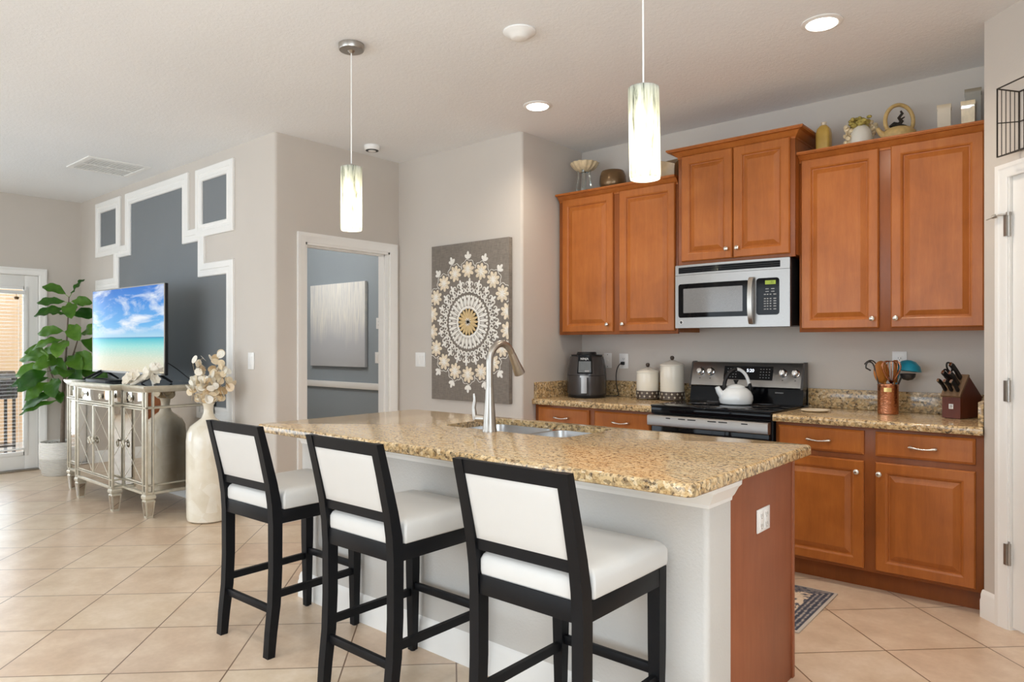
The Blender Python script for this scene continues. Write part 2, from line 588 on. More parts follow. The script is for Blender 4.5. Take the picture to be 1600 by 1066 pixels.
big = [(-4.80, 0.70), (-1.94, 0.70), (-1.94, 1.985), (-2.42, 1.985), (-2.42, 2.29), (-2.708, 2.29), (-2.708, 2.785),
       (-4.032, 2.785), (-4.032, 2.29), (-4.32, 2.29), (-4.32, 1.985), (-4.80, 1.985)]
moulding('trim_2', big, 0.11, -E_)
s1 = [(-4.80, 2.222), (-4.16, 2.222), (-4.16, 2.785), (-4.80, 2.785)]
s2 = [(-2.565, 2.208), (-1.94, 2.208), (-1.94, 2.775), (-2.565, 2.775)]
moulding('trim_3', s1, 0.105, -E_-0.0015)
moulding('trim_4', s2, 0.105, -E_-0.0015)
bm = B()
for x0, x1, z0, z1 in ((-4.74, -2.0, 0.76, 1.93), (-4.26, -2.48, 1.93, 2.235), (-3.97, -2.77, 2.235, 2.73), (-4.74, -4.22, 2.28, 2.73), (-2.51, -2.0, 2.265, 2.72)):
    box(bm, x0, x1, -E_-0.001, -E_+0.003, z0, z1)
struct('accent_paint', bm, M_accent, wall_tv)

# doorway casing and jamb
bm = B()
def casing(bm, x, y0, y1, z1, wd=0.062):   # casing on a wall facing +X, around an opening y0..y1, up to z1
    prof = [(0, 0), (0, 0.008), (0.008, 0.012), (wd*0.55, 0.014), (wd*0.7, 0.019), (wd, 0.019), (wd, 0)]
    rings = []
    for d, h in prof:
        rings.append([(x+h, y0-d, 0), (x+h, y0-d, z1+d), (x+h, y1+d, z1+d), (x+h, y1+d, 0)])
    loft(bm, rings, cap=False, closed_ring=False, loop=True)
casing(bm, -A, -1.69, -0.865, 2.09, 0.072)
casing_in = bm
box(bm, -A-0.13, -A+0.002, -1.692, -1.674, 0, 2.09)
box(bm, -A-0.13, -A+0.002, -0.881, -0.863, 0, 2.09)
box(bm, -A-0.13, -A+0.002, -1.69, -0.865, 2.073, 2.092)
box(bm, -A-0.085, -A-0.045, -0.893, -0.881, 0, 2.073)
box(bm, -A-0.085, -A-0.045, -1.674, -1.662, 0, 2.073)
box(bm, -A-0.085, -A-0.045, -1.674, -0.881, 2.061, 2.073)
struct('trim_5', bm, M_trim, ang=25)

def baseboard(name, p0, p1, nrm, h=0.132):
    p0, p1 = Vector((*p0, 0)), Vector((*p1, 0))
    nv = Vector((*nrm, 0)).normalized()
    prof = [(0, 0), (0.016, 0), (0.016, h*0.62), (0.012, h*0.70), (0.012, h*0.82), (0.006, h*0.95), (0.0, h)]
    bm = B()
    loft(bm, [[p+nv*a+Vector((0, 0, z)) for a, z in prof] for p in (p0, p1)])
    return struct(name, bm, M_trim, ang=25)
baseboard('baseboard_television_wall', (-BX, -E_), (-A+0.016, -E_), (0, -1))
baseboard('baseboard_doorway_wall', (-A, -E_-0.016), (-A, -1.765), (1, 0))
baseboard('baseboard_art_wall', (-A, -D), (0.016, -D), (0, -1))
baseboard('baseboard_left', (-BX, -2.27), (-BX, -E_), (1, 0))
baseboard('baseboard_left_window', (-BX, -9), (-BX, -3.345), (1, 0))
baseboard('baseboard_blue_room', (-5.2, 0.05), (-A-0.12, 0.05), (0, -1))
pa, pb = pan(-0.008, 0, 0), pan(0.085, 0, 0)
baseboard('baseboard_pantry', (pa.x, pa.y), (pb.x, pb.y), (-1, -1))
pa, pb = pan(0.84, 0, 0), pan(1.06, 0, 0)
baseboard('baseboard_pantry_right', (pa.x, pa.y), (pb.x, pb.y), (-1, -1))

# pantry door
d1 = struct('door_1', (lambda bm: (loft(bm, [[pan(0.158, -0.012, z), pan(0.768, -0.012, z), pan(0.768, -0.047, z), pan(0.158, -0.047, z)] for z in (0.012, 2.088)]), bm)[1])(B()), M_door)
OFF[d1.name] = Vector((0, 0, 0))
def pring(s0, s1, z0, z1, o): return [pan(s0, o, z0), pan(s1, o, z0), pan(s1, o, z1), pan(s0, o, z1)]
for (s0, s1, z0, z1) in ((0.25, 0.43, 0.22, 0.86), (0.50, 0.68, 0.22, 0.86), (0.25, 0.43, 1.0, 1.92), (0.50, 0.68, 1.0, 1.92)):
    bm = B()
    loft(bm, [pring(s0, s1, z0, z1, -0.0125), pring(s0+.006, s1-.006, z0+.006, z1-.006, -0.007), pring(s0+.02, s1-.02, z0+.02, z1-.02, -0.010), pring(s0+.035, s1-.035, z0+.035, z1-.035, -0.006)])
    obj('door_panel', bm, M_door, d1, ang=25)
for zc in (1.862, 1.10, 0.347):
    bm = B()
    cyl(bm, pan(0.154, 0.002, zc-0.05), pan(0.154, 0.002, zc+0.05), 0.0075, seg=12)
    for k in range(-2, 3): cyl(bm, pan(0.154, 0.002, zc+k*0.02-0.0008), pan(0.154, 0.002, zc+k*0.02+0.0008), 0.0082, seg=12)
    loft(bm, [[pan(0.136, 0.0, z), pan(0.152, 0.0, z), pan(0.152, 0.0155, z), pan(0.136, 0.0155, z)] for z in (zc-0.048, zc+0.048)])
    cyl(bm, pan(0.154, 0.002, zc+0.05), pan(0.154, 0.002, zc+0.06), 0.004, seg=10)
    obj('hinge', bm, M_nickel, d1)
bm = B()
cyl(bm, pan(0.154, 0.004, 1.915), pan(0.120, 0.028, 1.915), 0.0045, seg=10)
cyl(bm, pan(0.120, 0.028, 1.915), pan(0.075, 0.050, 1.900), 0.003, seg=10)
cyl(bm, pan(0.112, 0.032, 1.913), pan(0.098, 0.040, 1.909), 0.010, 0.008, seg=14)
cyl(bm, pan(0.154, 0.004, 1.908), pan(0.154, 0.004, 1.924), 0.011, seg=14)
obj('hinge_pin_doorstop', bm, M_nickel, d1, label='metal hinge pin doorstop')
bm = B()
rings = []
wd = 0.062
for d, h in [(0, 0), (0, 0.008), (0.008, 0.012), (wd*0.55, 0.014), (wd*0.7, 0.019), (wd, 0.019), (wd, 0)]:
    rings.append([pan(0.150-d, h, 0), pan(0.150-d, h, 2.085+d), pan(0.775+d, h, 2.085+d), pan(0.775+d, h, 0)])
loft(bm, rings, cap=False, closed_ring=False, loop=True)
for s0, s1, z0, z1 in ((0.1495, 0.156, 0, 2.10), (0.770, 0.776, 0, 2.10), (0.150, 0.775, 2.092, 2.102)):
    loft(bm, [[pan(s0, 0.002, z), pan(s1, 0.002, z), pan(s1, -0.11, z), pan(s0, -0.11, z)] for z in (z0, z1)])
struct('trim_6', bm, M_trim, ang=25)

# exterior door with glass and blind
bm = B()
box(bm, -BX-0.06, -BX-0.015, -2.47, -2.348, 0.02, 2.035, 0.003); box(bm, -BX-0.06, -BX-0.015, -3.265, -3.145, 0.02, 2.035, 0.003)
box(bm, -BX-0.06, -BX-0.015, -3.145, -2.47, 0.02, 0.20, 0.003); box(bm, -BX-0.06, -BX-0.015, -3.145, -2.47, 1.90, 2.035, 0.003)
box(bm, -BX-0.02, -BX-0.005, -2.485, -2.44, 0.16, 1.92, 0.004); box(bm, -BX-0.02, -BX-0.005, -3.17, -3.13, 0.16, 1.92, 0.004)
box(bm, -BX-0.02, -BX-0.005, -3.14, -2.47, 0.16, 0.205, 0.004); box(bm, -BX-0.02, -BX-0.005, -3.14, -2.47, 1.885, 1.92, 0.004)
d2 = struct('door_2', bm, M_door)
OFF[d2.name] = Vector((0, 0, 0))
bm = B(); box(bm, -BX-0.042, -BX-0.036, -3.15, -2.465, 0.19, 1.905); obj('door_glass', bm, M_pane, d2)
bm = B(); cyl(bm, (-BX-0.015, -2.405, 1.02), (-BX+0.012, -2.405, 1.02), 0.024, seg=20); cyl(bm, (-BX+0.012, -2.405, 1.02), (-BX+0.05, -2.405, 1.02), 0.010, seg=12)
box(bm, -BX+0.04, -BX+0.056, -2.50, -2.395, 1.01, 1.03, 0.005); obj('door_handle', bm, M_nickel, d2)
bm = B()
casing(bm, -BX, -3.275, -2.34, 2.045, 0.065)
box(bm, -BX-0.13, -BX+0.002, -3.285, -3.268, 0, 2.045); box(bm, -BX-0.13, -BX+0.002, -2.345, -2.33, 0, 2.045); box(bm, -BX-0.13, -BX+0.002, -3.28, -2.335, 2.038, 2.05)
struct('trim_7', bm, M_trim, ang=25)
bm = B(); box(bm, -BX-0.13, -BX+0.01, -3.27, -2.345, 0.0, 0.018, 0.004); struct('door_threshold', bm, M_nickel)
bl = thing('window_blind', 'white horizontal slat blind hanging over the patio door glass', 'blind', (-BX, -2.8, 1.86))
bm = B()
k = 0
z = 0.255
while z < 1.83:
    tl = 0.0006
    loft(bm, [[(-BX+0.004, y, z-tl), (-BX+0.0045, y, z-tl+0.002), (-BX+0.028, y, z+tl+0.002), (-BX+0.028, y, z+tl)] for y in (-3.13, -2.482)])
    z += 0.036
obj('slats', bm, M_white, bl)
bm = B(); box(bm, -BX+0.001, -BX+0.034, -3.14, -2.474, 1.835, 1.872, 0.003); obj('headrail', bm, M_white, bl)
bm = B(); box(bm, -BX+0.004, -BX+0.028, -3.13, -2.48, 0.225, 0.243, 0.003); obj('bottom_rail', bm, M_white, bl)
bm = B()
for y in (-2.53, -2.78, -3.05):
    cyl(bm, (-BX+0.03, y, 0.23), (-BX+0.03, y, 1.85), 0.0011, seg=6); cyl(bm, (-BX+0.0025, y, 0.23), (-BX+0.0025, y, 1.85), 0.0011, seg=6)
obj('ladder_cords', bm, M_white, bl)
bm = B(); lathe(bm, [(0.001, -0.022), (0.018, -0.02), (0.024, -0.004), (0.02, 0.006), (0.006, 0.012), (0.001, 0.012)], (-BX+0.04, -2.555, 1.80), 16)
cyl(bm, (-BX+0.04, -2.555, 1.81), (-BX+0.03, -2.555, 1.85), 0.0015, seg=6)
obj('cord_pull', bm, M_bronze, bl)

# rear and left window frames, added out of view to brighten the room
bm = B()
for x in (-3.6, -2.1, -0.6, 0.9, 2.35): box(bm, x, x+0.05, -9.10, -9.04, 0, 2.4)
box(bm, -3.6, 2.4, -9.10, -9.04, 0, 0.06); box(bm, -3.6, 2.4, -9.10, -9.04, 2.34, 2.4)
struct('added_window_1', bm, M_trim)
bm = B()
for y in (-7.0, -5.63, -4.25): box(bm, -BX-0.09, -BX-0.03, y, y+0.05, 0.4, 2.3)
box(bm, -BX-0.09, -BX-0.03, -7, -4.2, 0.4, 0.46); box(bm, -BX-0.09, -BX-0.03, -7, -4.2, 2.24, 2.3)
struct('added_window_2', bm, M_trim)

bm = B()
for y in (-7.2, -5.63, -4.05): box(bm, 5.53, 5.59, y, y+0.05, 0.25, 2.45)
box(bm, 5.53, 5.59, -7.2, -4.0, 0.25, 0.31); box(bm, 5.53, 5.59, -7.2, -4.0, 2.39, 2.45)
struct('added_window_3', bm, M_trim)  # right-hand window frame, added out of view to light surfaces facing right

# patio beyond the glass door
M_stucco = wallmat('tan_patio_stucco', srgb(226, 190, 150), 60, 0.3)
bm = B(); box(bm, -11, -BX-0.12, -9.1, 0.2, -0.14, -0.03); struct('patio_ground', bm, plain('patio_concrete', srgb(190, 180, 168), 0.7))
bm = B(); box(bm, -8.3, -8.15, -6.5, 0.2, -0.03, 3.2); struct('patio_wall', bm, M_stucco)
gq = thing('patio_grill', 'black barbecue grill standing outside the patio door', 'grill', (-6.95, -2.55, -0.03))
bm = B(); box(bm, -7.2, -6.75, -2.95, -2.30, 0.66, 0.80, 0.02)
loft(bm, [[(-7.2+0.225+(c*0.225), y, 0.80+s_*0.2) for c, s_ in ((-1, 0), (-0.85, .6), (-.4, .95), (.4, .95), (.85, .6), (1, 0))] for y in (-2.95, -2.30)])
obj('firebox_lid', bm, M_charcoal, gq)
bm = B()
for x in (-7.15, -6.8):
    for y in (-2.92, -2.35): box(bm, x, x+0.03, y, y+0.03, -0.03, 0.67)
box(bm, -7.15, -6.77, -2.92, -2.32, 0.08, 0.1); box(bm, -7.13, -6.8, -2.30, -2.05, 0.74, 0.77)
obj('cart', bm, M_charcoal, gq)
bm = B(); tube(bm, [(-6.74, -2.88, 0.9), (-6.71, -2.86, 0.9), (-6.71, -2.40, 0.9), (-6.74, -2.38, 0.9)], 0.01, 8); obj('handle', bm, M_steel, gq)
gq.location.y += 0.15

# ------------------------------------------------------------------ kitchen cabinets
def rring(x0, x1, z0, z1, ins, y): return [(x0+ins, y, z0+ins), (x1-ins, y, z0+ins), (x1-ins, y, z1-ins), (x0+ins, y, z1-ins)]

def panel_door(bm, x0, x1, z0, z1, y, fr=0.056):
    """raised-panel door whose back lies at y, facing -Y"""
    prof = [(0, 0), (0, 0.013), (0.006, 0.02), (fr-0.008, 0.02), (fr-0.004, 0.0185), (fr+0.003, 0.0130), (fr+0.006, 0.0065), (fr+0.010, 0.0055), (fr+0.036, 0.0170), (fr+0.038, 0.0178)]
    loft(bm, [rring(x0, x1, z0, z1, i, y-h) for i, h in prof])

def drawer_front(bm, x0, x1, z0, z1, y):
    loft(bm, [rring(x0, x1, z0, z1, i, y-h) for i, h in [(0, 0), (0, 0.012), (0.003, 0.0145), (0.012, 0.02), (0.014, 0.02)]])

def knob(parent, x, y, z):
    bm = B()
    lathe(bm, [(0.001, 0), (0.007, 0), (0.006, -0.012), (0.011, -0.017), (0.0145, -0.022), (0.014, -0.027), (0.009, -0.031), (0.001, -0.032)], (x, y, z), 18, 'y')
    return obj('knob', bm, M_pull, parent)

def pull(parent, x, y, z, hw=0.055):
    bm = B()
    for s_ in (-1, 1):
        lathe(bm, [(0.001, 0), (0.009, 0), (0.008, -0.006), (0.005, -0.01), (0.005, -0.022), (0.001, -0.026)], (x+s_*hw, y, z), 12, 'y')
    tube(bm, [(x-hw-0.008, y-0.02, z), (x-hw, y-0.022, z), (x-hw*0.5, y-0.026, z-0.004), (x, y-0.027, z-0.006), (x+hw*0.5, y-0.026, z-0.004), (x+hw, y-0.022, z), (x+hw+0.008, y-0.02, z)],
         [0.005, 0.0075, 0.005, 0.0045, 0.005, 0.0075, 0.005], 10)
    return obj('handle', bm, M_pull, parent)

def crown_bm(x0, x1, yf, z0, z1, ex, left=True, right=True):
    """crown moulding around the front and sides of an upper cabinet"""
    prof = [(0, z0), (0.004, z0), (0.004, z0+0.012), (0.012, z0+0.018), (0.02, z0+0.028), (0.034, z0+0.042), (ex-0.006, z0+(z1-z0)*0.72), (ex-0.004, z1-0.012), (ex, z1-0.010), (ex, z1), (0, z1)]
    bm = B()
    rings = []
    for d, z in prof:
        l = d if left else 0
        r_ = d if right else 0
        rings.append([(x0-l, -0.002, z), (x0-l, yf-d, z), (x1+r_, yf-d, z), (x1+r_, -0.002, z)])
    loft(bm, rings, cap=False, closed_ring=False, loop=True)
    return bm

def upper(label, x0, x1, z0, z1, depth, doors, knobs, crown, sides=(True, True), name='upper_cabinet'):
    t = thing(name, label, 'cabinet', (x0, 0, z0), group='upper kitchen cabinets')
    bm = B()
    box(bm, x0, x1, -depth+0.018, -0.002, z0+0.012, z1)
    obj('cabinet_box', bm, M_cab, t)
    bm = B()       # face frame with stiles around the doors
    box(bm, x0, x1, -depth, -depth+0.0185, z0, z1, 0.0015)
    obj('face_frame', bm, M_cabd, t)
    for (a, b, c, d), (kx, kz) in zip(doors, knobs):
        bm = B(); panel_door(bm, a, b, c, d, -depth-0.0005)
        dd = obj('door', bm, M_cab, t, ang=20)
        knob(dd, kx, -depth-0.02, kz)
    zc0, zc1, ex = crown
    obj('crown_moulding', crown_bm(x0, x1, -depth, zc0, zc1, ex, *sides), M_cab, t, ang=25)
    return t

upper('tall wooden wall cabinet in the corner, left of the microwave', 0.018, 1.012, 1.388, 2.44, 0.33,
      [(0.055, 0.506, 1.408, 2.42), (0.558, 0.997, 1.408, 2.42)], [(0.468, 1.46), (0.596, 1.46)], (2.405, 2.462, 0.058), (False, False))
upper('shorter raised wooden wall cabinet directly above the microwave', 1.05, 1.806, 1.842, 2.58, 0.40,
      [(1.078, 1.426, 1.862, 2.56), (1.431, 1.779, 1.862, 2.56)], [(1.394, 1.92), (1.463, 1.92)], (2.548, 2.608, 0.062), (True, True))
upper('wide wooden wall cabinet over the knife block, beside the pantry wall', 1.808, 2.762, 1.388, 2.44, 0.33,
      [(1.822, 2.243, 1.408, 2.42), (2.303, 2.733, 1.408, 2.42)], [(2.214, 1.46), (2.332, 1.46)], (2.405, 2.464, 0.058), (False, False))

def base_cab(label, x0, x1, cols, low_visible=True):
    t = thing('base_cabinet', label, 'cabinet', (x0, 0, 0), group='base kitchen cabinets')
    bm = B(); box(bm, x0, x1, -0.592, -0.002, 0.105, 0.872); obj('cabinet_box', bm, M_cabd, t)
    bm = B(); box(bm, x0, x1, -0.61, -0.591, 0.105, 0.874, 0.0015); obj('face_frame', bm, M_cabd, t)
    bm = B(); box(bm, x0, x1, -0.54, -0.5, 0.0, 0.107); obj('toe_kick', bm, M_cabd, t)
    for a, b, side in cols:
        bm = B(); drawer_front(bm, a, b, 0.727, 0.855, -0.6105)
        dr = obj('drawer', bm, M_cab, t, ang=20)
        pull(dr, (a+b)/2, -0.6305, 0.789)
        bm = B(); panel_door(bm, a, b, 0.121, 0.694, -0.6105)
        dd = obj('door', bm, M_cab, t, ang=20)
        knob(dd, b-0.03 if side > 0 else a+0.022, -0.6305, 0.635)
    return t
base_cab('wooden base cabinet under the air fryer, left of the stove', 0.004, 0.985, [(0.037, 0.484, 1), (0.530, 0.968, -1)])
base_cab('wooden base cabinet with two drawers, right of the stove', 1.768, 2.763, [(1.785, 2.234, 1), (2.290, 2.731, -1)])

def top_slab(bm, x0, x1, y0, y1, z0, z1, rx0=0.0, rx1=0.0):
    pr = [(0.0, 0.010), (0.003, 0.004), (0.010, 0.0)]
    # eased front edge only
    n_ = 6
    prof = [(y1, z0), (y0+0.006, z0)]
    prof += [(y0+0.016-0.016*cos(t)*1.0, z1-0.016+0.016*sin(t)) for t in [i*pi/2/n_ for i in range(n_+1)]]
    prof = [(y1, z0), (y0+0.004, z0), (y0, z0+0.006)]+[(y0+0.014-0.014*cos(t), z1-0.014+0.014*sin(t)) for t in [i*pi/2/n_ for i in range(n_+1)]]+[(y1, z1)]
    loft(bm, [[(x, y, z) for y, z in prof] for x in (x0, x1)])

bm = B(); top_slab(bm, 0.003, 0.988, -0.655, -0.003, 0.875, 0.915)
wk = own('granite_worktop', bm, M_granite, 'granite worktop carrying the air fryer, left of the stove', 'countertop')
OFF[wk.name] = Vector((0, 0, 0))
bm = B(); box(bm, 0.003, 0.988, -0.025, -0.002, 0.9155, 1.035, 0.003); box(bm, 0.002, 0.025, -0.63, -0.0255, 0.9155, 1.035, 0.003)
obj('backsplash', bm, M_granite, wk)
bm = B(); top_slab(bm, 1.763, 2.764, -0.655, -0.003, 0.875, 0.915)
wk = own('granite_worktop', bm, M_granite, 'granite worktop carrying the knife block, right of the stove', 'countertop')
OFF[wk.name] = Vector((0, 0, 0))
bm = B(); box(bm, 1.763, 2.764, -0.025, -0.002, 0.9155, 1.035, 0.003); box(bm, 2.742, 2.765, -0.64, -0.0255, 0.9155, 1.035, 0.003)
obj('backsplash', bm, M_granite, wk)

# ------------------------------------------------------------------ range
rg = thing('electric_range', 'stainless steel electric stove with black glass cooktop', 'stove', (1.376, -0.33, 0))
X0, X1 = 0.993, 1.758
bm = B(); box(bm, X0, X1, -0.63, -0.02, 0.02, 0.905, 0.003); obj('body', bm, M_blackpl, rg)
bm = B(); box(bm, X0-0.003, X1+0.003, -0.672, -0.09, 0.9155, 0.928, 0.004); box(bm, X0, X1, -0.668, -0.62, 0.872, 0.9155, 0.003); obj('cooktop', bm, M_blackgl, rg)
for cx_, cy_, rr in ((1.18, -0.47, 0.11), (1.57, -0.47, 0.09), (1.19, -0.23, 0.08), (1.56, -0.23, 0.10)):
    bm = B(); tube(bm, [(cx_+rr*cos(2*pi*i/40), cy_+rr*sin(2*pi*i/40), 0.9281) for i in range(40)], 0.0012, 5, closed=True); obj('burner_ring', bm, M_charcoal, rg)
# oven door with its vented handle
bm = B(); box(bm, X0+0.004, X1-0.004, -0.672, -0.628, 0.23, 0.868, 0.006)
od = obj('oven_door', bm, M_blackgl, rg)
bm = B()
loft(bm, [[(x, -0.6715-d, z) for d, z in ((0.0, 0.800), (0.038, 0.798), (0.046, 0.804), (0.046, 0.858), (0.040, 0.866), (0.0, 0.868))] for x in (X0-0.001, X1+0.001)])
hd = obj('handle', bm, M_steel, od)
for u0, u1 in ((0.17, 0.21), (0.28, 0.34), (0.36, 0.43), (0.53, 0.60), (0.62, 0.69), (0.80, 0.85)):
    bm = B(); box(bm, X0+u0*0.765, X0+u1*0.765, -0.7182, -0.71, 0.849, 0.855); obj('vent_slot', bm, M_blackpl, hd)
bm = B(); box(bm, X0+0.1, X1-0.1, -0.6735, -0.671, 0.34, 0.68, 0.002); obj('oven_window', bm, M_blackgl, od)
bm = B(); box(bm, X0+0.004, X1-0.004, -0.672, -0.628, 0.05, 0.222, 0.006); obj('storage_drawer', bm, M_steel, rg)
# backguard: sloping stainless panel over a black riser
bm = B(); prism(bm, [(-0.115, 0.928), (-0.105, 0.925), (-0.02, 0.925), (-0.02, 1.03), (-0.098, 1.03)], X0, X1, 'x'); obj('riser', bm, M_blackgl, rg)
sl = [(-0.118, 1.030), (-0.122, 1.036), (-0.078, 1.188), (-0.070, 1.194), (-0.03, 1.194), (-0.03, 1.030)]
bm = B(); prism(bm, sl, X0+0.012, X1-0.012, 'x')
cp = obj('control_panel', bm, M_steel, rg)
bm = B(); prism(bm, [(-0.124, 1.026), (-0.074, 1.192), (-0.06, 1.199), (-0.02, 1.199), (-0.02, 1.026)], X0-0.002, X0+0.0125, 'x'); prism(bm, [(-0.124, 1.026), (-0.074, 1.192), (-0.06, 1.199), (-0.02, 1.199), (-0.02, 1.026)], X1-0.0125, X1+0.002, 'x')
obj('end_cap', bm, M_charcoal, rg)
SD = Vector((0, 0.044, 0.152)).normalized()      # up along the slope
SN = Vector((0, -0.152, 0.044)).normalized()     # outward normal
def onslope(x, h, out=0.0): return Vector((x, -0.122, 1.036))+SD*h+SN*out
bm = B(); loft(bm, [[onslope(1.235, 0.045, o), onslope(1.565, 0.045, o), onslope(1.565, 0.138, o), onslope(1.235, 0.138, o)] for o in (-0.002, 0.0015)])
ds = obj('display', bm, M_blackgl, cp)
RS = Matrix.Rotation(pi/2-math.atan2(0.044, 0.152), 4, 'X')
def slope_text(name, body, size, mat, x, h, par, o=0.0022):
    p_ = onslope(x, h, o)
    return text(name, body, size, mat, par, Matrix.Translation(p_) @ RS)
slope_text('clock_digits', '5:20', 0.030, M_white_print, 1.415, 0.108, ds)
bm = B()
for i in range(4):
    for j in range(4):
        for xb in (1.262, 1.485):
            p0 = onslope(xb+j*0.019, 0.062+i*0.019, 0.0017)
            loft(bm, [[p0+Vector((-.0035, 0, 0))+SN*o-SD*.0022, p0+Vector((.0035, 0, 0))+SN*o-SD*.0022, p0+Vector((.0035, 0, 0))+SN*o+SD*.0022, p0+Vector((-.0035, 0, 0))+SN*o+SD*.0022] for o in (-.001, .0006)])
obj('button_markings', bm, M_grey, ds)
for xk in (1.065, 1.140, 1.630, 1.710):
    bm = B()
    c0 = onslope(xk, 0.095, 0)
    prof = [(0.001, 0), (0.026, 0), (0.026, 0.006), (0.021, 0.009), (0.019, 0.026), (0.016, 0.030), (0.001, 0.030)]
    t_ = B(); lathe(t_, prof, (0, 0, 0), 24)
    merge(bm, t_, Matrix.Translation(c0) @ RS)
    t_ = B(); box(t_, -0.004, 0.004, -0.018, 0.018, 0.028, 0.036, 0.002); merge(bm, t_, Matrix.Translation(c0) @ RS)
    kb = obj('knob', bm, M_chrome, cp)
    bm = B(); t_ = B(); lathe(t_, [(0.026, 0.0), (0.0275, 0.0), (0.0275, 0.003), (0.026, 0.003)], (0, 0, 0), 24); merge(bm, t_, Matrix.Translation(c0) @ RS)
    t_ = B(); box(t_, -0.002, 0.002, 0.026, 0.034, 0, 0.0015); merge(bm, t_, Matrix.Translation(c0) @ RS)
    t_ = B(); box(t_, -0.004, 0.004, -0.05, -0.044, 0, 0.0008); merge(bm, t_, Matrix.Translation(c0) @ RS)
    obj('dial_ring', bm, M_charcoal, kb)
bm = B()
for i in range(9): box(bm, 1.585+i*0.006, 1.585+i*0.006+0.0042, -0.1145, -0.111, 0.998, 1.005)
obj('maker_mark', bm, M_grey, rg)

# ------------------------------------------------------------------ microwave
mw = thing('microwave_oven', 'stainless steel microwave mounted over the stove', 'microwave', (1.40, -0.2, 1.424))
MX0, MX1, MZ0, MZ1 = 1.028, 1.776, 1.424, 1.840
bm = B(); box(bm, MX0+0.006, MX1+0.001, -0.375, -0.004, MZ0+0.006, MZ1-0.001, 0.002); obj('case', bm, M_blackpl, mw)
def bow(x): # gentle bow of the door front
    u = (x-(MX0+MX1)/2)/((MX1-MX0)/2)
    return -0.402-0.022*(1-u*u)
def bowed(bm, x0, x1, z0, z1, o0, o1, rad=0.0, n_=14):
    xs = [x0+(x1-x0)*i/n_ for i in range(n_+1)]
    loft(bm, [[(x, bow(x)-o0, z0), (x, bow(x)-o1, z0), (x, bow(x)-o1, z1), (x, bow(x)-o0, z1)] for x in xs])
def bowed_r(bm, x0, x1, z0, z1, o0, o1, rad):
    pts = rrect(x0, x1, z0, z1, rad)
    # insert points along the long edges so that the plate follows the bow
    dense = []
    for i, a in enumerate(pts):
        b = pts[(i+1) % len(pts)]
        k_ = max(1, int(abs(b[0]-a[0])/0.03))
        for j in range(k_): dense.append((a[0]+(b[0]-a[0])*j/k_, a[1]+(b[1]-a[1])*j/k_))
    top = sorted(set(round(p_[0], 5) for p_ in dense))
    def zr(x):
        c_ = 0
        if x < x0+rad: c_ = rad-math.sqrt(max(0, rad*rad-(x0+rad-x)**2))
        if x > x1-rad: c_ = rad-math.sqrt(max(0, rad*rad-(x-x1+rad)**2))
        return z0+c_, z1-c_
    loft(bm, [[(x, bow(x)-o0, zr(x)[0]), (x, bow(x)-o1, zr(x)[0]), (x, bow(x)-o1, zr(x)[1]), (x, bow(x)-o0, zr(x)[1])] for x in top])
bm = B(); bowed(bm, MX0, MX1, MZ0, 1.772, -0.05, 0.0)
dr = obj('door', bm, M_steel, mw)
bm = B(); bowed(bm, MX0, MX1, 1.774, MZ1, -0.05, 0.0)
vg = obj('vent_panel', bm, M_steel, mw)
bm = B(); bowed_r(bm, MX0+0.025, MX1-0.055, 1.785, 1.826, -0.002, 0.001, 0.004)
obj('vent_opening', bm, M_blackpl, vg)
bm = B()
for i in range(3): bowed(bm, MX0+0.027, MX1-0.057, 1.789+i*0.0125, 1.789+i*0.0125+0.006, -0.002, 0.004)
obj('vent_louvres', bm, M_blackgl, vg)
bm = B(); bowed_r(bm, MX0+0.024, 1.535, 1.492, 1.715, -0.002, 0.0015, 0.016); wn = obj('window_surround', bm, M_blackgl, dr)
n = N('grey_window_screen'); n.base(n.ramp(n.vor(n.coord(), 420), [(0.2, (0.16, 0.16, 0.16)), (0.6, (0.24, 0.24, 0.24))])); n.set(Roughness=0.12)
bm = B(); bowed_r(bm, MX0+0.062, 1.495, 1.523, 1.683, 0.0, 0.002, 0.004); obj('window', bm, n.m, wn)
bm = B(); bowed_r(bm, 1.580, 1.716, 1.496, 1.722, -0.002, 0.0015, 0.018); kp = obj('control_panel', bm, M_blackgl, dr)
bm = B(); bowed(bm, 1.633, 1.695, 1.682, 1.706, 0.0, 0.0022, n_=3); lc = obj('display', bm, M_green_lcd, kp)
text('clock_digits', '8:32', 0.02, M_green_lcd_d, lc, front(1.667, bow(1.667)-0.0024, 1.694))
bm = B()
for i, z_ in enumerate((1.652, 1.636)):
    for x_ in (1.645, 1.678): bowed(bm, x_-0.010, x_+0.010, z_, z_+0.005, 0.0, 0.0022, n_=2)
for i, z_ in enumerate((1.618, 1.592, 1.577, 1.562, 1.546, 1.528)):
    for x_, w_ in ((1.632, .006), (1.648, .005), (1.665, .005), (1.690, .008)): bowed(bm, x_-w_, x_+w_, z_, z_+0.0065, 0.0, 0.0022, n_=2)
obj('button_markings', bm, M_grey, kp)
bm = B()
hp = [(1.556, bow(1.556)-0.002, 1.722), (1.556, bow(1.556)-0.022, 1.726), (1.556, bow(1.556)-0.036, 1.70), (1.556, bow(1.556)-0.044, 1.60), (1.556, bow(1.556)-0.036, 1.47), (1.556, bow(1.556)-0.022, 1.445), (1.556, bow(1.556)-0.002, 1.449)]
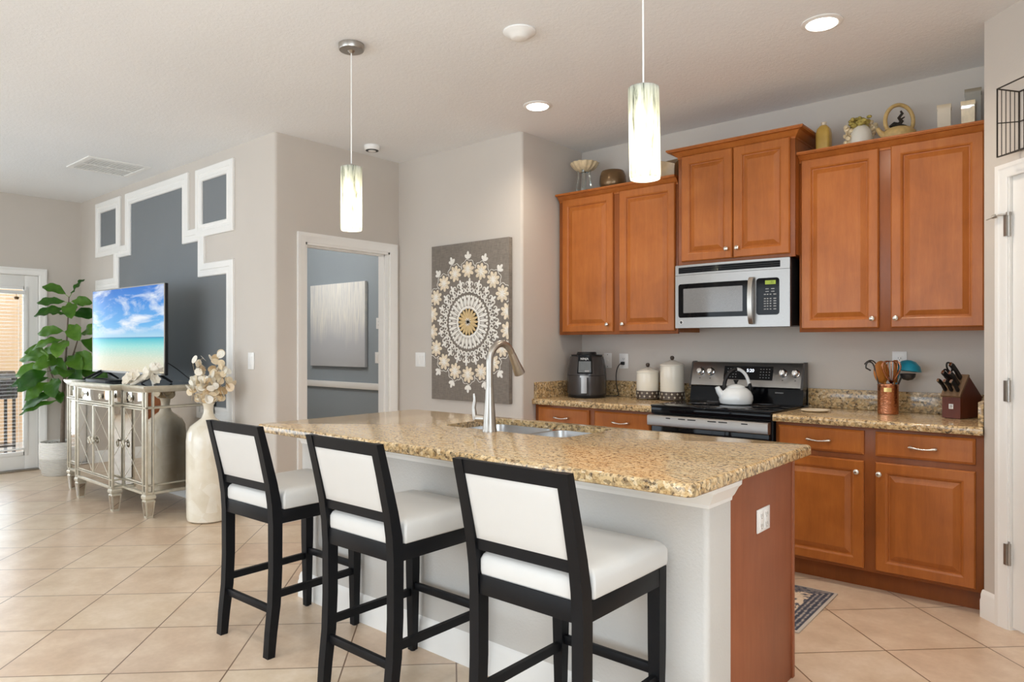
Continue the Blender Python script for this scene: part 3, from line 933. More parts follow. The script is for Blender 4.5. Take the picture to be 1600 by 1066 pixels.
def strap(bm, pts, hw, th):
    rings = []
    for i, p_ in enumerate(pts):
        a_ = Vector(pts[max(i-1, 0)]); b_ = Vector(pts[min(i+1, len(pts)-1)])
        t_ = (b_-a_).normalized(); nn = Vector((1, 0, 0)).cross(t_).normalized()
        P_ = Vector(p_)
        rings.append([P_+Vector((-hw, 0, 0))-nn*th, P_+Vector((hw, 0, 0))-nn*th, P_+Vector((hw, 0, 0))+nn*th, P_+Vector((-hw, 0, 0))+nn*th])
    loft(bm, rings)
hp = bez(hp[1], (1.556, bow(1.556)-0.055, 1.69), (1.556, bow(1.556)-0.055, 1.48), hp[5], 14)
strap(bm, [(1.556, bow(1.556)+0.001, 1.728)]+[tuple(v) for v in hp]+[(1.556, bow(1.556)+0.001, 1.443)], 0.014, 0.004)
obj('handle', bm, M_nickel, dr)
bm = B(); lathe(bm, [(0.001, 0), (0.013, 0), (0.0125, -0.002), (0.001, -0.0025)], (MX0+0.045, bow(MX0+0.045)+0.0005, 1.462), 20, 'y'); bd = obj('badge', bm, M_white, dr)
bm = B(); lathe(bm, [(0.0085, -0.0022), (0.0098, -0.0022), (0.0098, -0.003), (0.0085, -0.003)], (MX0+0.045, bow(MX0+0.045)+0.0005, 1.462), 20, 'y'); box(bm, MX0+0.042, MX0+0.048, bow(MX0+0.045)-0.0025, bow(MX0+0.045)-0.002, 1.453, 1.464); obj('emblem', bm, M_charcoal, bd)

# ------------------------------------------------------------------ island
il = thing('kitchen_island', 'kitchen island with pale half wall and wooden end panel', 'island', (1.15, -2.25, 0))
IX0, IX1 = 0.05, 2.28
bm = B(); prism(bm, [(IX0, -2.64)]+arc(IX1-0.02, -2.62, 0.02, -pi/2, 0)+[(IX1, -2.468), (IX0, -2.468)], 0, 0.8745)
obj('half_wall', bm, M_ponywall, il)
bm = B(); box(bm, IX0+0.02, 0.69, -2.4675, -1.85, 0.105, 0.8745); box(bm, 1.51, IX1-0.012, -2.4675, -1.85, 0.105, 0.8745)
box(bm, 0.69, 1.51, -2.4675, -1.86, 0.105, 0.66); box(bm, 0.69, 1.51, -1.8605, -1.85, 0.105, 0.8745); box(bm, 0.69, 1.51, -2.4675, -2.45, 0.66, 0.8745); box(bm, IX0+0.04, IX1-0.02, -2.46, -1.95, 0, 0.106); obj('cabinet_box', bm, M_cabd, il)
bm = B(); box(bm, IX1-0.0125, IX1, -2.4675, -1.872, 0.0, 0.8745, 0.001); box(bm, IX1-0.006, IX1+0.006, -1.884, -1.860, 0.0, 0.8745, 0.002); obj('end_panel', bm, wood('end_panel_veneer', srgb(132, 74, 46), srgb(146, 84, 54), srgb(158, 94, 62), 1.4, 0.45, coat=0.05), il)
for i in range(4):
    a_ = 0.09+i*0.54
    bm = B(); t_ = B(); panel_door(t_, -a_-0.5, -a_, 0.12, 0.69, 0); merge(bm, t_, Matrix.Translation((0, -1.8495, 0)) @ Matrix.Rotation(pi, 4, 'Z')); obj('door', bm, M_cab, il, ang=20)
    bm = B(); t_ = B(); drawer_front(t_, -a_-0.5, -a_, 0.725, 0.855, 0); merge(bm, t_, Matrix.Translation((0, -1.8495, 0)) @ Matrix.Rotation(pi, 4, 'Z')); obj('drawer', bm, M_cab, il, ang=20)
# crown strip under the top and baseboard around the half wall
def wrap(name, prof, mat):
    bm = B()
    rings = []
    for d, z in prof:
        rings.append([(IX0-d, -2.468, z), (IX0-d, -2.64-d, z), (IX1+d, -2.64-d, z), (IX1+d, -2.468, z)])
    loft(bm, rings, cap=False, closed_ring=False, loop=True)
    obj(name, bm, mat, il, ang=25)
wrap('crown_moulding', [(0.0, 0.80), (0.005, 0.80), (0.007, 0.812), (0.014, 0.820), (0.028, 0.846), (0.038, 0.856), (0.040, 0.874), (0.0, 0.874)], M_trim)
wrap('skirting', [(0, 0), (0.016, 0), (0.016, 0.082), (0.012, 0.092), (0.012, 0.108), (0.006, 0.125), (0, 0.132)], M_trim)

# worktop with an undermount cut-out
def slab_with_hole(bm, outer, hole, z0, z1, ease=0.012):
    n_ = 5
    prof = [(0.004, z0), (0.0, z0+0.004)]+[(ease-ease*cos(t), z1-ease+ease*sin(t)) for t in [i*pi/2/n_ for i in range(n_+1)]]
    def ins(poly, d):
        return [tuple(v) for v in offset_poly(poly, d)]
    rings = [[bm.verts.new((x, y, z)) for x, y in ins(outer, d)] for d, z in prof]
    k_ = len(outer)
    for i in range(len(rings)-1):
        for j in range(k_): bm.faces.new((rings[i][j], rings[i][(j+1) % k_], rings[i+1][(j+1) % k_], rings[i+1][j]))
    hb = [bm.verts.new((x, y, z0+0.0095)) for x, y in hole]
    ht = [bm.verts.new((x, y, z1)) for x, y in hole]
    m_ = len(hole)
    for j in range(m_): bm.faces.new((hb[j], hb[(j+1) % m_], ht[(j+1) % m_], ht[j]))
    for ro, ri in ((rings[-1], ht), (rings[0], hb)):
        es = []
        for loop_ in (ro, ri):
            for j in range(len(loop_)):
                e_ = bm.edges.get((loop_[j], loop_[(j+1) % len(loop_)]))
                es.append(e_)
        bmesh.ops.triangle_fill(bm, use_beauty=True, use_dissolve=False, edges=es)
SKX0, SKX1, SKY0, SKY1 = 0.73, 1.47, -2.288, -1.865
bm = B()
outer = rrect(-0.02, 2.335, -2.865, -1.795, 0.03, 5)
hole = rrect(SKX0, SKX1, SKY0, SKY1, 0.06, 6)
slab_with_hole(bm, outer, hole, 0.8755, 0.915)
own('granite_worktop', bm, M_granite, 'large granite worktop of the island with sink cut out', 'countertop', ang=30)
sk = thing('kitchen_sink', 'double bowl stainless sink set under the island worktop', 'sink', (1.1, -2.05, 0.70))
def bowl(x0, x1, y0, y1, zt, zb):
    bm = B()
    a = rrect(x0, x1, y0, y1, 0.06, 6); b = rrect(x0+0.012, x1-0.012, y0+0.012, y1-0.012, 0.06, 6); c = rrect(x0+0.04, x1-0.04, y0+0.04, y1-0.04, 0.04, 6)
    a2 = rrect(x0-0.006, x1+0.006, y0-0.006, y1+0.006, 0.062, 6)
    loft(bm, [[(x, y, zt-0.002) for x, y in a2], [(x, y, zt) for x, y in a2], [(x, y, zt) for x, y in a], [(x, y, zb+0.03) for x, y in b], [(x, y, zb+0.008) for x, y in rrect(x0+0.02, x1-0.02, y0+0.02, y1-0.02, 0.055, 6)], [(x, y, zb) for x, y in c]], cap=False)
    bm.faces.new([bm.verts.new((x, y, zb)) for x, y in c])
    bmesh.ops.remove_doubles(bm, verts=bm.verts[:], dist=1e-5)
    cx_, cy_ = (x0+x1)/2, (y0+y1)/2
    return bm
obj('bowl', bowl(SKX0-0.004, 1.115, SKY0-0.004, SKY1+0.004, 0.8840, 0.69), M_sink, sk)
obj('bowl', bowl(1.135, SKX1+0.004, SKY0-0.004, SKY1+0.004, 0.8840, 0.69), M_sink, sk)
for cx_ in (0.92, 1.30):
    bm = B(); lathe(bm, [(0.001, 0.691), (0.045, 0.691), (0.043, 0.695), (0.03, 0.694), (0.001, 0.692)], (cx_, -2.075, 0), 24); obj('drain', bm, M_chrome, sk)

fc = thing('kitchen_faucet', 'brushed nickel gooseneck pull-down faucet on the island', 'faucet', (1.08, -2.325, 0.915))
bm = B(); lathe(bm, [(0.001, 0.9152), (0.034, 0.9152), (0.034, 0.922), (0.031, 0.93), (0.029, 0.96), (0.026, 1.0), (0.0215, 1.06), (0.0185, 1.115), (0.018, 1.12), (0.001, 1.12)], (1.08, -2.325, 0), 28); obj('body', bm, M_nickel, fc)
bm = B()
pts = [Vector((1.08, -2.325, z)) for z in (1.118, 1.16, 1.20, 1.235)]
R_ = 0.083
for i in range(1, 13):
    t = pi-i*(pi*0.86)/12
    pts.append(Vector((1.08, -2.325+R_+R_*cos(t), 1.235+R_*sin(t))))
tube(bm, pts, 0.0165, 16); obj('spout', bm, M_nickel, fc)
dirn = (pts[-1]-pts[-2]).normalized(); e0 = pts[-1]
bm = B(); tube(bm, [e0-dirn*0.002, e0+dirn*0.004, e0+dirn*0.05, e0+dirn*0.095, e0+dirn*0.112, e0+dirn*0.114], [0.0175, 0.0182, 0.021, 0.0265, 0.0275, 0.022], 18); obj('spray_head', bm, M_nickel, fc)
bm = B(); cyl(bm, e0+dirn*0.03+Vector((0, 0.018, 0.006)), e0+dirn*0.075+Vector((0, 0.023, 0.006)), 0.006, seg=10); obj('spray_button', bm, M_charcoal, fc)
bm = B(); tube(bm, [(1.056, -2.328, 0.972), (1.012, -2.335, 0.972), (1.006, -2.336, 0.972)], [0.017, 0.019, 0.014], 18)
tube(bm, [(1.004, -2.336, 0.960), (0.988, -2.328, 0.985), (0.984, -2.329, 1.02), (0.992, -2.329, 1.055), (0.988, -2.330, 1.085)], [0.013, 0.012, 0.010, 0.0085, 0.006], 12)
obj('lever_handle', bm, M_nickel, fc)

# ------------------------------------------------------------------ bar stools
def rect_sweep(bm, pts, hx, hys):
    """square post through (x,y,z) points, section in the xy plane"""
    loft(bm, [[(x-hx, y-h, z), (x+hx, y-h, z), (x+hx, y+h, z), (x-hx, y+h, z)] for (x, y, z), h in zip(pts, hys)])

def make_stool():
    t = thing('bar_stool', '', 'stool', (0, 0, 0), 0, 'bar stools along the island')
    hw = 0.21
    for s_ in (-1, 1):
        x = s_*(hw-0.019)
        bm = B()
        path = [(x, -0.252, 0.0), (x, -0.243, 0.10), (x, -0.228, 0.22), (x, -0.222, 0.36), (x, -0.222, 0.56), (x, -0.227, 0.64), (x, -0.243, 0.73), (x, -0.275, 0.86), (x, -0.305, 0.975)]
        rect_sweep(bm, path, 0.019, [0.017, 0.019, 0.021, 0.022, 0.023, 0.023, 0.020, 0.017, 0.015])
        bmesh.ops.bevel(bm, geom=[e for e in bm.edges if len(e.link_faces) == 2 and e.calc_face_angle(0) > 0.8], offset=0.003, segments=1, affect='EDGES')
        o = obj('rear_leg', bm, M_black, t, False)
        bm = B(); cyl(bm, (x, -0.252, -0.0), (x, -0.252, 0.006), 0.013, seg=12); obj('foot_glide', bm, M_rubber, o, False)
    for s_ in (-1, 1):
        x = s_*(hw-0.022)
        bm = B()
        loft(bm, [[(x-s_*0.004*0-a_, 0.200-a_, z), (x+a_, 0.200-a_, z), (x+a_, 0.200+a_, z), (x-a_, 0.200+a_, z)] for a_, z in ((0.015, 0.004), (0.021, 0.35), (0.022, 0.6115))])
        o = obj('front_leg', bm, M_black, t, False)
        bm = B(); cyl(bm, (x, 0.200, 0.0), (x, 0.200, 0.007), 0.012, seg=12); obj('foot_glide', bm, M_rubber, o, False)
    bm = B()
    box(bm, -hw+0.036, hw-0.036, -0.241, -0.215, 0.555, 0.615, 0.002)
    box(bm, -hw+0.036, hw-0.036, 0.190, 0.217, 0.555, 0.612, 0.002)
    for s_ in (-1, 1): box(bm, s_*(hw-0.014)-0.013, s_*(hw-0.014)+0.013, -0.205, 0.190, 0.555, 0.612, 0.002)
    obj('seat_frame', bm, M_black, t, False)
    # cushion: T-shaped in plan, softly rounded
    bm = B()
    out = [(-hw+0.038, -0.236), (hw-0.038, -0.236), (hw-0.038, -0.196), (hw+0.001, -0.192), (hw+0.003, 0.05), (hw+0.002, 0.226), (-hw-0.002, 0.226), (-hw-0.003, 0.05), (-hw-0.001, -0.192), (-hw+0.038, -0.196)]
    prof = [(0.0, 0.612), (-0.002, 0.63), (-0.002, 0.662), (0.004, 0.676), (0.014, 0.685), (0.034, 0.6905), (0.08, 0.694)]
    rings = []
    for d, z in prof:
        rings.append([(v.x, v.y, z) for v in offset_poly(out, d)] if d < 0.03 else [(x*(1-d/0.25*0.8), y*(1-d/0.25*0.8)+0.0, z) for x, y in out])
    loft(bm, rings)
    o = obj('seat_cushion', bm, M_leather, t, False, ang=50)
    md = o.modifiers.new('round', 'BEVEL'); md.width = 0.008; md.segments = 3; md.limit_method = 'ANGLE'; md.angle_limit = radians(40)
    def yl(z): return -0.243-(z-0.73)*0.252      # lean line of the back
    bm = B()
    loft(bm, [[(x, yl(z)-0.013, z) for z in (0.932,)]+[(x, yl(0.932)+0.011, 0.932), (x, yl(0.975)+0.009, 0.975), (x, yl(0.975)-0.011, 0.975)] for x in (-hw+0.036, hw-0.036)])
    obj('top_rail', bm, M_black, t, False)
    bm = B()
    loft(bm, [[(x, yl(0.693)-0.016, 0.693), (x, yl(0.693)+0.012, 0.693), (x, yl(0.728)+0.011, 0.728), (x, yl(0.728)-0.010, 0.728)] for x in (-hw+0.036, hw-0.036)])
    obj('lower_back_rail', bm, M_black, t, False)
    bm = B()
    pr = []
    for ins, o_ in ((0, -0.004), (0, -0.008), (0.006, -0.0105), (0.03, -0.0125)):
        pr.append([(x, yl(z)+o_, z) for x, z in ((-hw+0.034+ins, 0.724+ins), (hw-0.034-ins, 0.724+ins), (hw-0.034-ins, 0.936-ins), (-hw+0.034+ins, 0.936-ins))])
    pr2 = [[(x, yl(z)+o_, z) for x, z in ((-hw+0.034+ins, 0.724+ins), (hw-0.034-ins, 0.724+ins), (hw-0.034-ins, 0.936-ins), (-hw+0.034+ins, 0.936-ins))] for ins, o_ in ((0.03, 0.022), (0.006, 0.019), (0, 0.012))]
    loft(bm, pr2+pr)
    obj('back_pad', bm, M_leather, t, False)
    for s_ in (-1, 1):
        bm = B(); xx = s_*(hw-0.022)
        loft(bm, [[(xx-0.009, y, z-0.015), (xx+0.009, y, z-0.015), (xx+0.009, y, z+0.015), (xx-0.009, y, z+0.015)] for y, z in ((-0.215, 0.255), (0.190, 0.255))])
        obj('side_stretcher', bm, M_black, t, False)
    bm = B(); box(bm, -hw+0.036, hw-0.036, -0.240, -0.222, 0.175, 0.206, 0.002); obj('rear_stretcher', bm, M_black, t, False)
    bm = B(); box(bm, -hw+0.04, hw-0.04, 0.191, 0.209, 0.265, 0.296, 0.002); obj('footrest', bm, M_black, t, False)
    return t

def children_of(o): return [c for c in bpy.data.objects if c.parent == o]
def copy_tree(o, parent=None):
    kids = children_of(o)
    c = o.copy()
    COL.objects.link(c)
    if parent is not None: c.parent = parent
    for k_ in kids: copy_tree(k_, c)
    return c
stool = make_stool()
for i, (x, y, rz, lab) in enumerate(((0.372, -2.893, 0.02, 'black and white bar stool beside the floor vase, at the far end of the island'),
                                     (1.155, -2.894, 0.0, 'middle black and white bar stool, between the other two stools'),
                                     (1.955, -2.915, 0.0, 'nearest black and white bar stool, by the wooden end of the island'))):
    o = stool if i == 0 else copy_tree(stool)
    o.location = (x, y, 0); o.rotation_euler = (0, 0, rz); o['label'] = lab

# ------------------------------------------------------------------ pendants, downlights, ceiling fittings
n = N('streaked_art_glass')
st = n.noise(n.map(n.coord(), (30, 30, 2.2)), 2.2, 5, 0.7, 0.6)
colr = n.ramp(st, [(0.34, srgb(96, 98, 86)), (0.43, srgb(206, 208, 192)), (0.56, srgb(240, 240, 230))])
tl = n.new('ShaderNodeBsdfTranslucent'); n.link(colr, tl.inputs[0])
df = n.new('ShaderNodeBsdfDiffuse'); n.link(colr, df.inputs[0])
em = n.new('ShaderNodeEmission'); n.link(colr, em.inputs[0]); em.inputs[1].default_value = 0.10
m1 = n.new('ShaderNodeMixShader'); m1.inputs[0].default_value = 0.4; n.link(tl.outputs[0], m1.inputs[1]); n.link(df.outputs[0], m1.inputs[2])
ad = n.new('ShaderNodeAddShader'); n.link(m1.outputs[0], ad.inputs[0]); n.link(em.outputs[0], ad.inputs[1])
n.link(ad.outputs[0], n.out.inputs[0])
M_shade = n.m
WARM = (1.0, 0.86, 0.70)
def pendant(x, y, label, tilt=0.0):
    t = thing('pendant_lamp', label, 'pendant light', (x, y, HC), group='pendant lamps over the island')
    bm = B(); lathe(bm, [(0.001, HC-0.0005), (0.066, HC-0.0005), (0.066, HC-0.022), (0.062, HC-0.030), (0.02, HC-0.033), (0.008, HC-0.045), (0.001, HC-0.045)], (x, y, 0), 32); obj('canopy', bm, M_nickel, t)
    xb = x+tilt
    bm = B(); tube(bm, [(x, y, HC-0.04), (x+tilt*0.4, y, 2.55), (x+tilt*0.5, y, 2.24)], 0.0032, 8); obj('cord', bm, M_white, t)
    bm = B(); lathe(bm, [(0.001, 2.25), (0.008, 2.25), (0.010, 2.236), (0.053, 2.234), (0.0545, 2.226), (0.001, 2.226)], (x+tilt*0.5, y, 0), 32); obj('cap', bm, M_nickel, t)
    bm = B()
    rings = []
    prof = [(0.055, 2.232), (0.055, 1.92), (0.0535, 1.908), (0.0515, 1.905), (0.050, 1.910), (0.051, 1.92), (0.0515, 2.230)]
    for r_, z in prof:
        k_ = (2.25-z)/0.345
        rings.append([(x+tilt*(0.5+0.5*k_)+r_*cos(2*pi*i/40), y+r_*sin(2*pi*i/40), z) for i in range(40)])
    loft(bm, rings, cap=False)
    obj('glass_shade', bm, M_shade, t)
    bm = B(); lathe(bm, [(0.001, 2.226), (0.018, 2.226), (0.018, 2.16), (0.001, 2.16)], (x+tilt*0.6, y, 0), 16); sc = obj('socket', bm, M_blackpl, t)
    bm = B(); ball(bm, (x+tilt*0.75, y, 2.085), (0.026, 0.026, 0.045)); obj('bulb', bm, emis('bulb_glow', WARM, 14), sc)
    for z_, e_ in ((2.02, 3.6), (1.95, 1.8)):
        light('pendant_bulb', 'POINT', (x+tilt*0.8, y, z_), e_, (1.0, 0.94, 0.84), radius=0.022)
    return t
pendant(0.266, -2.489, 'glowing glass pendant lamp hanging at the doorway end of the island')
pendant(1.960, -2.489, 'glowing glass pendant lamp hanging in front of the upper cabinets', 0.014)

M_can = emis('downlight_lens', (1.0, 0.95, 0.86), 9.0)
def downlight(x, y, label, e=54, group='recessed ceiling lights'):
    t = thing('recessed_downlight', label, 'ceiling light', (x, y, HC), group=group)
    bm = B(); lathe(bm, [(0.072, HC-0.0005), (0.094, HC-0.0005), (0.094, HC-0.004), (0.078, HC-0.010), (0.070, HC-0.008)], (x, y, 0), 40)
    obj('trim_ring', bm, M_white, t)
    bm = B(); lathe(bm, [(0.001, HC-0.006), (0.071, HC-0.006), (0.068, HC-0.012), (0.001, HC-0.016)], (x, y, 0), 40); obj('lens', bm, M_can, t)
    light('downlight_and_fill_spot', 'SPOT', (x, y, HC-0.02), e, WARM, radius=0.06)
    return t
downlight(0.422, -1.124, 'lit recessed ceiling light above the sink side, nearer the art wall')
downlight(2.178, -1.150, 'lit recessed ceiling light above the right cabinets')
# unseen ceiling spots without fittings, added as fill for kitchen and living area
for x, y, e in ((0.4, -3.9, 30), (2.2, -3.9, 20), (3.05, -2.45, 26), (-2.6, -4.2, 10), (-4.2, -4.2, 12)):
    light('downlight_and_fill_spot', 'SPOT', (x, y, HC-0.02), e, (1.0, 0.93, 0.84), radius=0.06)
for l in bpy.data.lights:
    if l.name.startswith('downlight_and_fill_spot'):
        l.spot_size = radians(150); l.spot_blend = 0.9

bm = B(); lathe(bm, [(0.001, HC-0.0005), (0.082, HC-0.0005), (0.082, HC-0.006), (0.066, HC-0.018), (0.05, HC-0.024), (0.042, HC-0.034), (0.03, HC-0.038), (0.001, HC-0.039)], (1.02, -2.035, 0), 36)
own('ceiling_sensor', bm, M_white, 'round white domed fitting on the ceiling between the pendants', 'ceiling fitting')  # domed ceiling sensor
sd = thing('smoke_detector', 'small round white smoke detector by the doorway wall', 'smoke detector', (-1.12, -1.245, HC))
bm = B(); lathe(bm, [(0.001, HC-0.0005), (0.062, HC-0.0005), (0.062, HC-0.012), (0.058, HC-0.03), (0.052, HC-0.036), (0.03, HC-0.038), (0.03, HC-0.042), (0.001, HC-0.042)], (-1.12, -1.245, 0), 32); obj('housing', bm, M_white, sd)
bm = B(); lathe(bm, [(0.035, HC-0.037), (0.05, HC-0.037), (0.05, HC-0.0385), (0.035, HC-0.0395)], (-1.12, -1.245, 0), 32); obj('vent_ring', bm, M_blackpl, sd)
vt = thing('ceiling_vent', 'white rectangular air grille in the ceiling by the television wall', 'vent', (-3.35, -2.36, HC))
bm = B(); loft(bm, [[(x, y, z) for x, y in rr] for rr, z in ((((-3.62, -2.6), (-3.09, -2.6), (-3.09, -2.1), (-3.62, -2.1)), HC-0.0005), (((-3.62, -2.6), (-3.09, -2.6), (-3.09, -2.1), (-3.62, -2.1)), HC-0.008), (((-3.58, -2.56), (-3.13, -2.56), (-3.13, -2.14), (-3.58, -2.14)), HC-0.012), (((-3.58, -2.56), (-3.13, -2.56), (-3.13, -2.14), (-3.58, -2.14)), HC-0.002))])
obj('frame', bm, M_white, vt)
bm = B()
for i in range(15):
    y = -2.55+i*0.028
    loft(bm, [[(x, y, HC-0.010), (x, y+0.022, HC-0.006), (x, y+0.023, HC-0.007), (x, y+0.001, HC-0.0115)] for x in (-3.58, -3.13)])
box(bm, -3.36, -3.35, -2.56, -2.14, HC-0.013, HC-0.003)
obj('grille', bm, M_white, vt)

# ------------------------------------------------------------------ plates on the walls
def plate(kind, label, cat, c, axis, w_=0.072, h_=0.116, gang=1, group=None):
    """axis: 'y' faces -Y, 'x' faces +X"""
    t = thing(kind, label, cat, c, group=group)
    def bx(bm, a0, a1, z0, z1, d0, d1, bev=0.0):
        if axis == 'y': box(bm, c[0]+a0, c[0]+a1, c[1]-d1, c[1]-d0, c[2]+z0, c[2]+z1, bev)
        else: box(bm, c[0]+d0, c[0]+d1, c[1]+a0, c[1]+a1, c[2]+z0, c[2]+z1, bev)
    bm = B(); bx(bm, -w_/2, w_/2, -h_/2, h_/2, 0.0005, 0.006, 0.002); obj('cover_plate', bm, M_white, t)
    if kind == 'light_switch':
        for g in range(gang):
            a = (g-(gang-1)/2)*0.046
            bm = B(); bx(bm, a-0.0165, a+0.0165, -0.033, 0.033, 0.005, 0.0085, 0.001); obj('rocker', bm, M_trim, t)
    elif kind == 'phone_jack_plate':
        bm = B(); bx(bm, -0.007, 0.007, -0.007, 0.007, 0.005, 0.0085, 0.001); obj('jack', bm, M_trim, t)
        for zz in (-0.046, 0.046): bm = B(); bx(bm, -0.003, 0.003, zz-0.003, zz+0.003, 0.005, 0.0068, 0.001); obj('screw', bm, M_charcoal, t)
    else:
        for g in range(gang):
            a0_ = (g-(gang-1)/2)*0.046
            bm = B(); bx(bm, a0_-0.0165, a0_+0.0165, -0.033, 0.033, 0.005, 0.0075, 0.001); fcx = obj('socket_face', bm, M_trim, t)
            bm = B()
            for zz in (0.018, -0.018):
                bx(bm, a0_-0.008, a0_-0.0055, zz-0.005, zz+0.006, 0.007, 0.0079); bx(bm, a0_+0.0055, a0_+0.008, zz-0.005, zz+0.005, 0.007, 0.0079)
                bx(bm, a0_-0.002, a0_+0.002, zz-0.012, zz-0.008, 0.007, 0.0079)
            obj('slots', bm, M_charcoal, fcx)
    return t
plate('phone_jack_plate', 'white wall plate just right of the air fryer', 'wall plate', (0.246, -0.0, 1.189), 'y')
plate('wall_outlet', 'white outlet with the air fryer cord plugged in', 'outlet', (0.392, -0.0, 1.187), 'y', 0.08)
plate('wall_outlet', 'white wall outlet behind the utensil crock', 'outlet', (2.278, -0.0, 1.215), 'y', 0.078)
plate('wall_outlet', 'white double outlet on the wooden end of the island', 'outlet', (2.281, -2.19, 0.684), 'x', 0.118, 0.084, 2)
plate('light_switch', 'white double switch plate left of the flower canvas', 'light switch', (-1.085, -D, 1.19), 'y', 0.118, 0.118, 2)
plate('light_switch', 'white switch plate right of the television wall trim', 'light switch', (-1.69, -E_, 1.19), 'y', 0.085, 0.128)
plate('light_switch', 'white double switch plate inside the blue-grey room', 'light switch', (-2.625, 0.05, 1.175), 'y', 0.118, 0.118, 2)
plate('thermostat_plate', 'upper white control plate inside the blue-grey room', 'wall control', (-2.62, 0.05, 1.54), 'y', 0.09, 0.118)

# ------------------------------------------------------------------ counter-top things
# air fryer
ax, ay = 0.222, -0.26
af = thing('air_fryer', 'charcoal air fryer in the corner of the left worktop', 'air fryer', (ax, ay, 0.915))
bm = B(); lathe(bm, [(0.001, 0.916), (0.140, 0.916), (0.145, 0.924), (0.146, 0.94), (0.001, 0.94)], (ax, ay, 0), 40); obj('base', bm, M_blackpl, af)
def sq(a, h): return 1+0.035*cos(4*a+pi)
bm = B(); lathe(bm, [(0.001, 0.940), (0.143, 0.940), (0.146, 0.96), (0.144, 1.082), (0.001, 1.082)], (ax, ay, 0), 48, wob=sq); dw = obj('basket_drawer', bm, M_charcoal, af)
bm = B(); lathe(bm, [(0.001, 1.085), (0.144, 1.085), (0.140, 1.13), (0.128, 1.20), (0.122, 1.222), (0.112, 1.23), (0.001, 1.23)], (ax, ay, 0), 48, wob=sq); obj('body', bm, M_charcoal, af)
bm = B(); lathe(bm, [(0.001, 1.228), (0.118, 1.228), (0.118, 1.237), (0.075, 1.24), (0.07, 1.258), (0.001, 1.259)], (ax, ay, 0), 40); obj('lid_vent', bm, M_blackpl, af)
FD = (Vector((3.23, -4.73, 0))-Vector((ax, ay, 0))).normalized()
fa = math.atan2(FD.y, FD.x)-0.12       # faces the room, towards the island
def radial(bm, r_, da0, da1, z0, z1, dr0, dr1, n_=6):
    rings = []
    for i in range(n_+1):
        a = fa+da0+(da1-da0)*i/n_
        rr = r_*sq(a, 0)
        def pt(z, d, k_): return Vector((ax+(rr+d-k_)*cos(a), ay+(rr+d-k_)*sin(a), z))
        tz = lambda z: max(0, (z-1.085))*0.13
        rings.append([pt(z0, dr0, tz(z0)), pt(z0, dr1, tz(z0)), pt(z1, dr1, tz(z1)), pt(z1, dr0, tz(z1))])
    loft(bm, rings)
bm = B(); radial(bm, 0.144, -0.40, 0.40, 1.098, 1.236, -0.02, 0.006); cpn = obj('control_panel', bm, M_blackgl, af)
bm = B(); radial(bm, 0.144, -0.33, 0.33, 1.108, 1.19, 0.0, 0.0072); obj('touch_area', bm, plain('grey_touch_glass', srgb(96, 98, 98), 0.2), cpn)
bm = B(); radial(bm, 0.144, 0.02, 0.24, 1.112, 1.124, 0.0, 0.0082); obj('power_button', bm, M_grey, cpn)
aa = fa
M_ = Matrix.Translation((ax+0.1385*cos(aa)*1.0+0.0*1, ay+0.1385*sin(aa), 1.208)) @ Matrix.Rotation(aa+pi/2, 4, 'Z') @ Matrix.Rotation(pi/2-0.12, 4, 'X')
text('lettering', 'NINJA', 0.022, M_white, cpn, Matrix.Translation((0.0035*cos(aa), 0.0035*sin(aa), 0)) @ M_)
bm = B(); radial(bm, 0.144, -0.12, 0.12, 0.955, 1.085, -0.002, 0.03, 3); radial(bm, 0.144, -0.2, 0.2, 1.07, 1.085, -0.002, 0.018, 3); obj('drawer_handle', bm, M_steel, dw)
bm = B(); tube(bm, bez((0.392, -0.008, 1.170), (0.39, -0.08, 1.18), (0.345, -0.05, 1.12), (0.352, -0.05, 1.04), 8)+bez((0.353, -0.05, 1.03), (0.36, -0.06, 0.95), (0.42, -0.07, 0.921), (0.36, -0.09, 0.920), 8)[0:]+[Vector((0.30, -0.13, 0.92))], 0.0038, 8)
box(bm, 0.380, 0.404, -0.036, -0.0085, 1.158, 1.182, 0.004)
obj('power_cord', bm, M_blackpl, af)

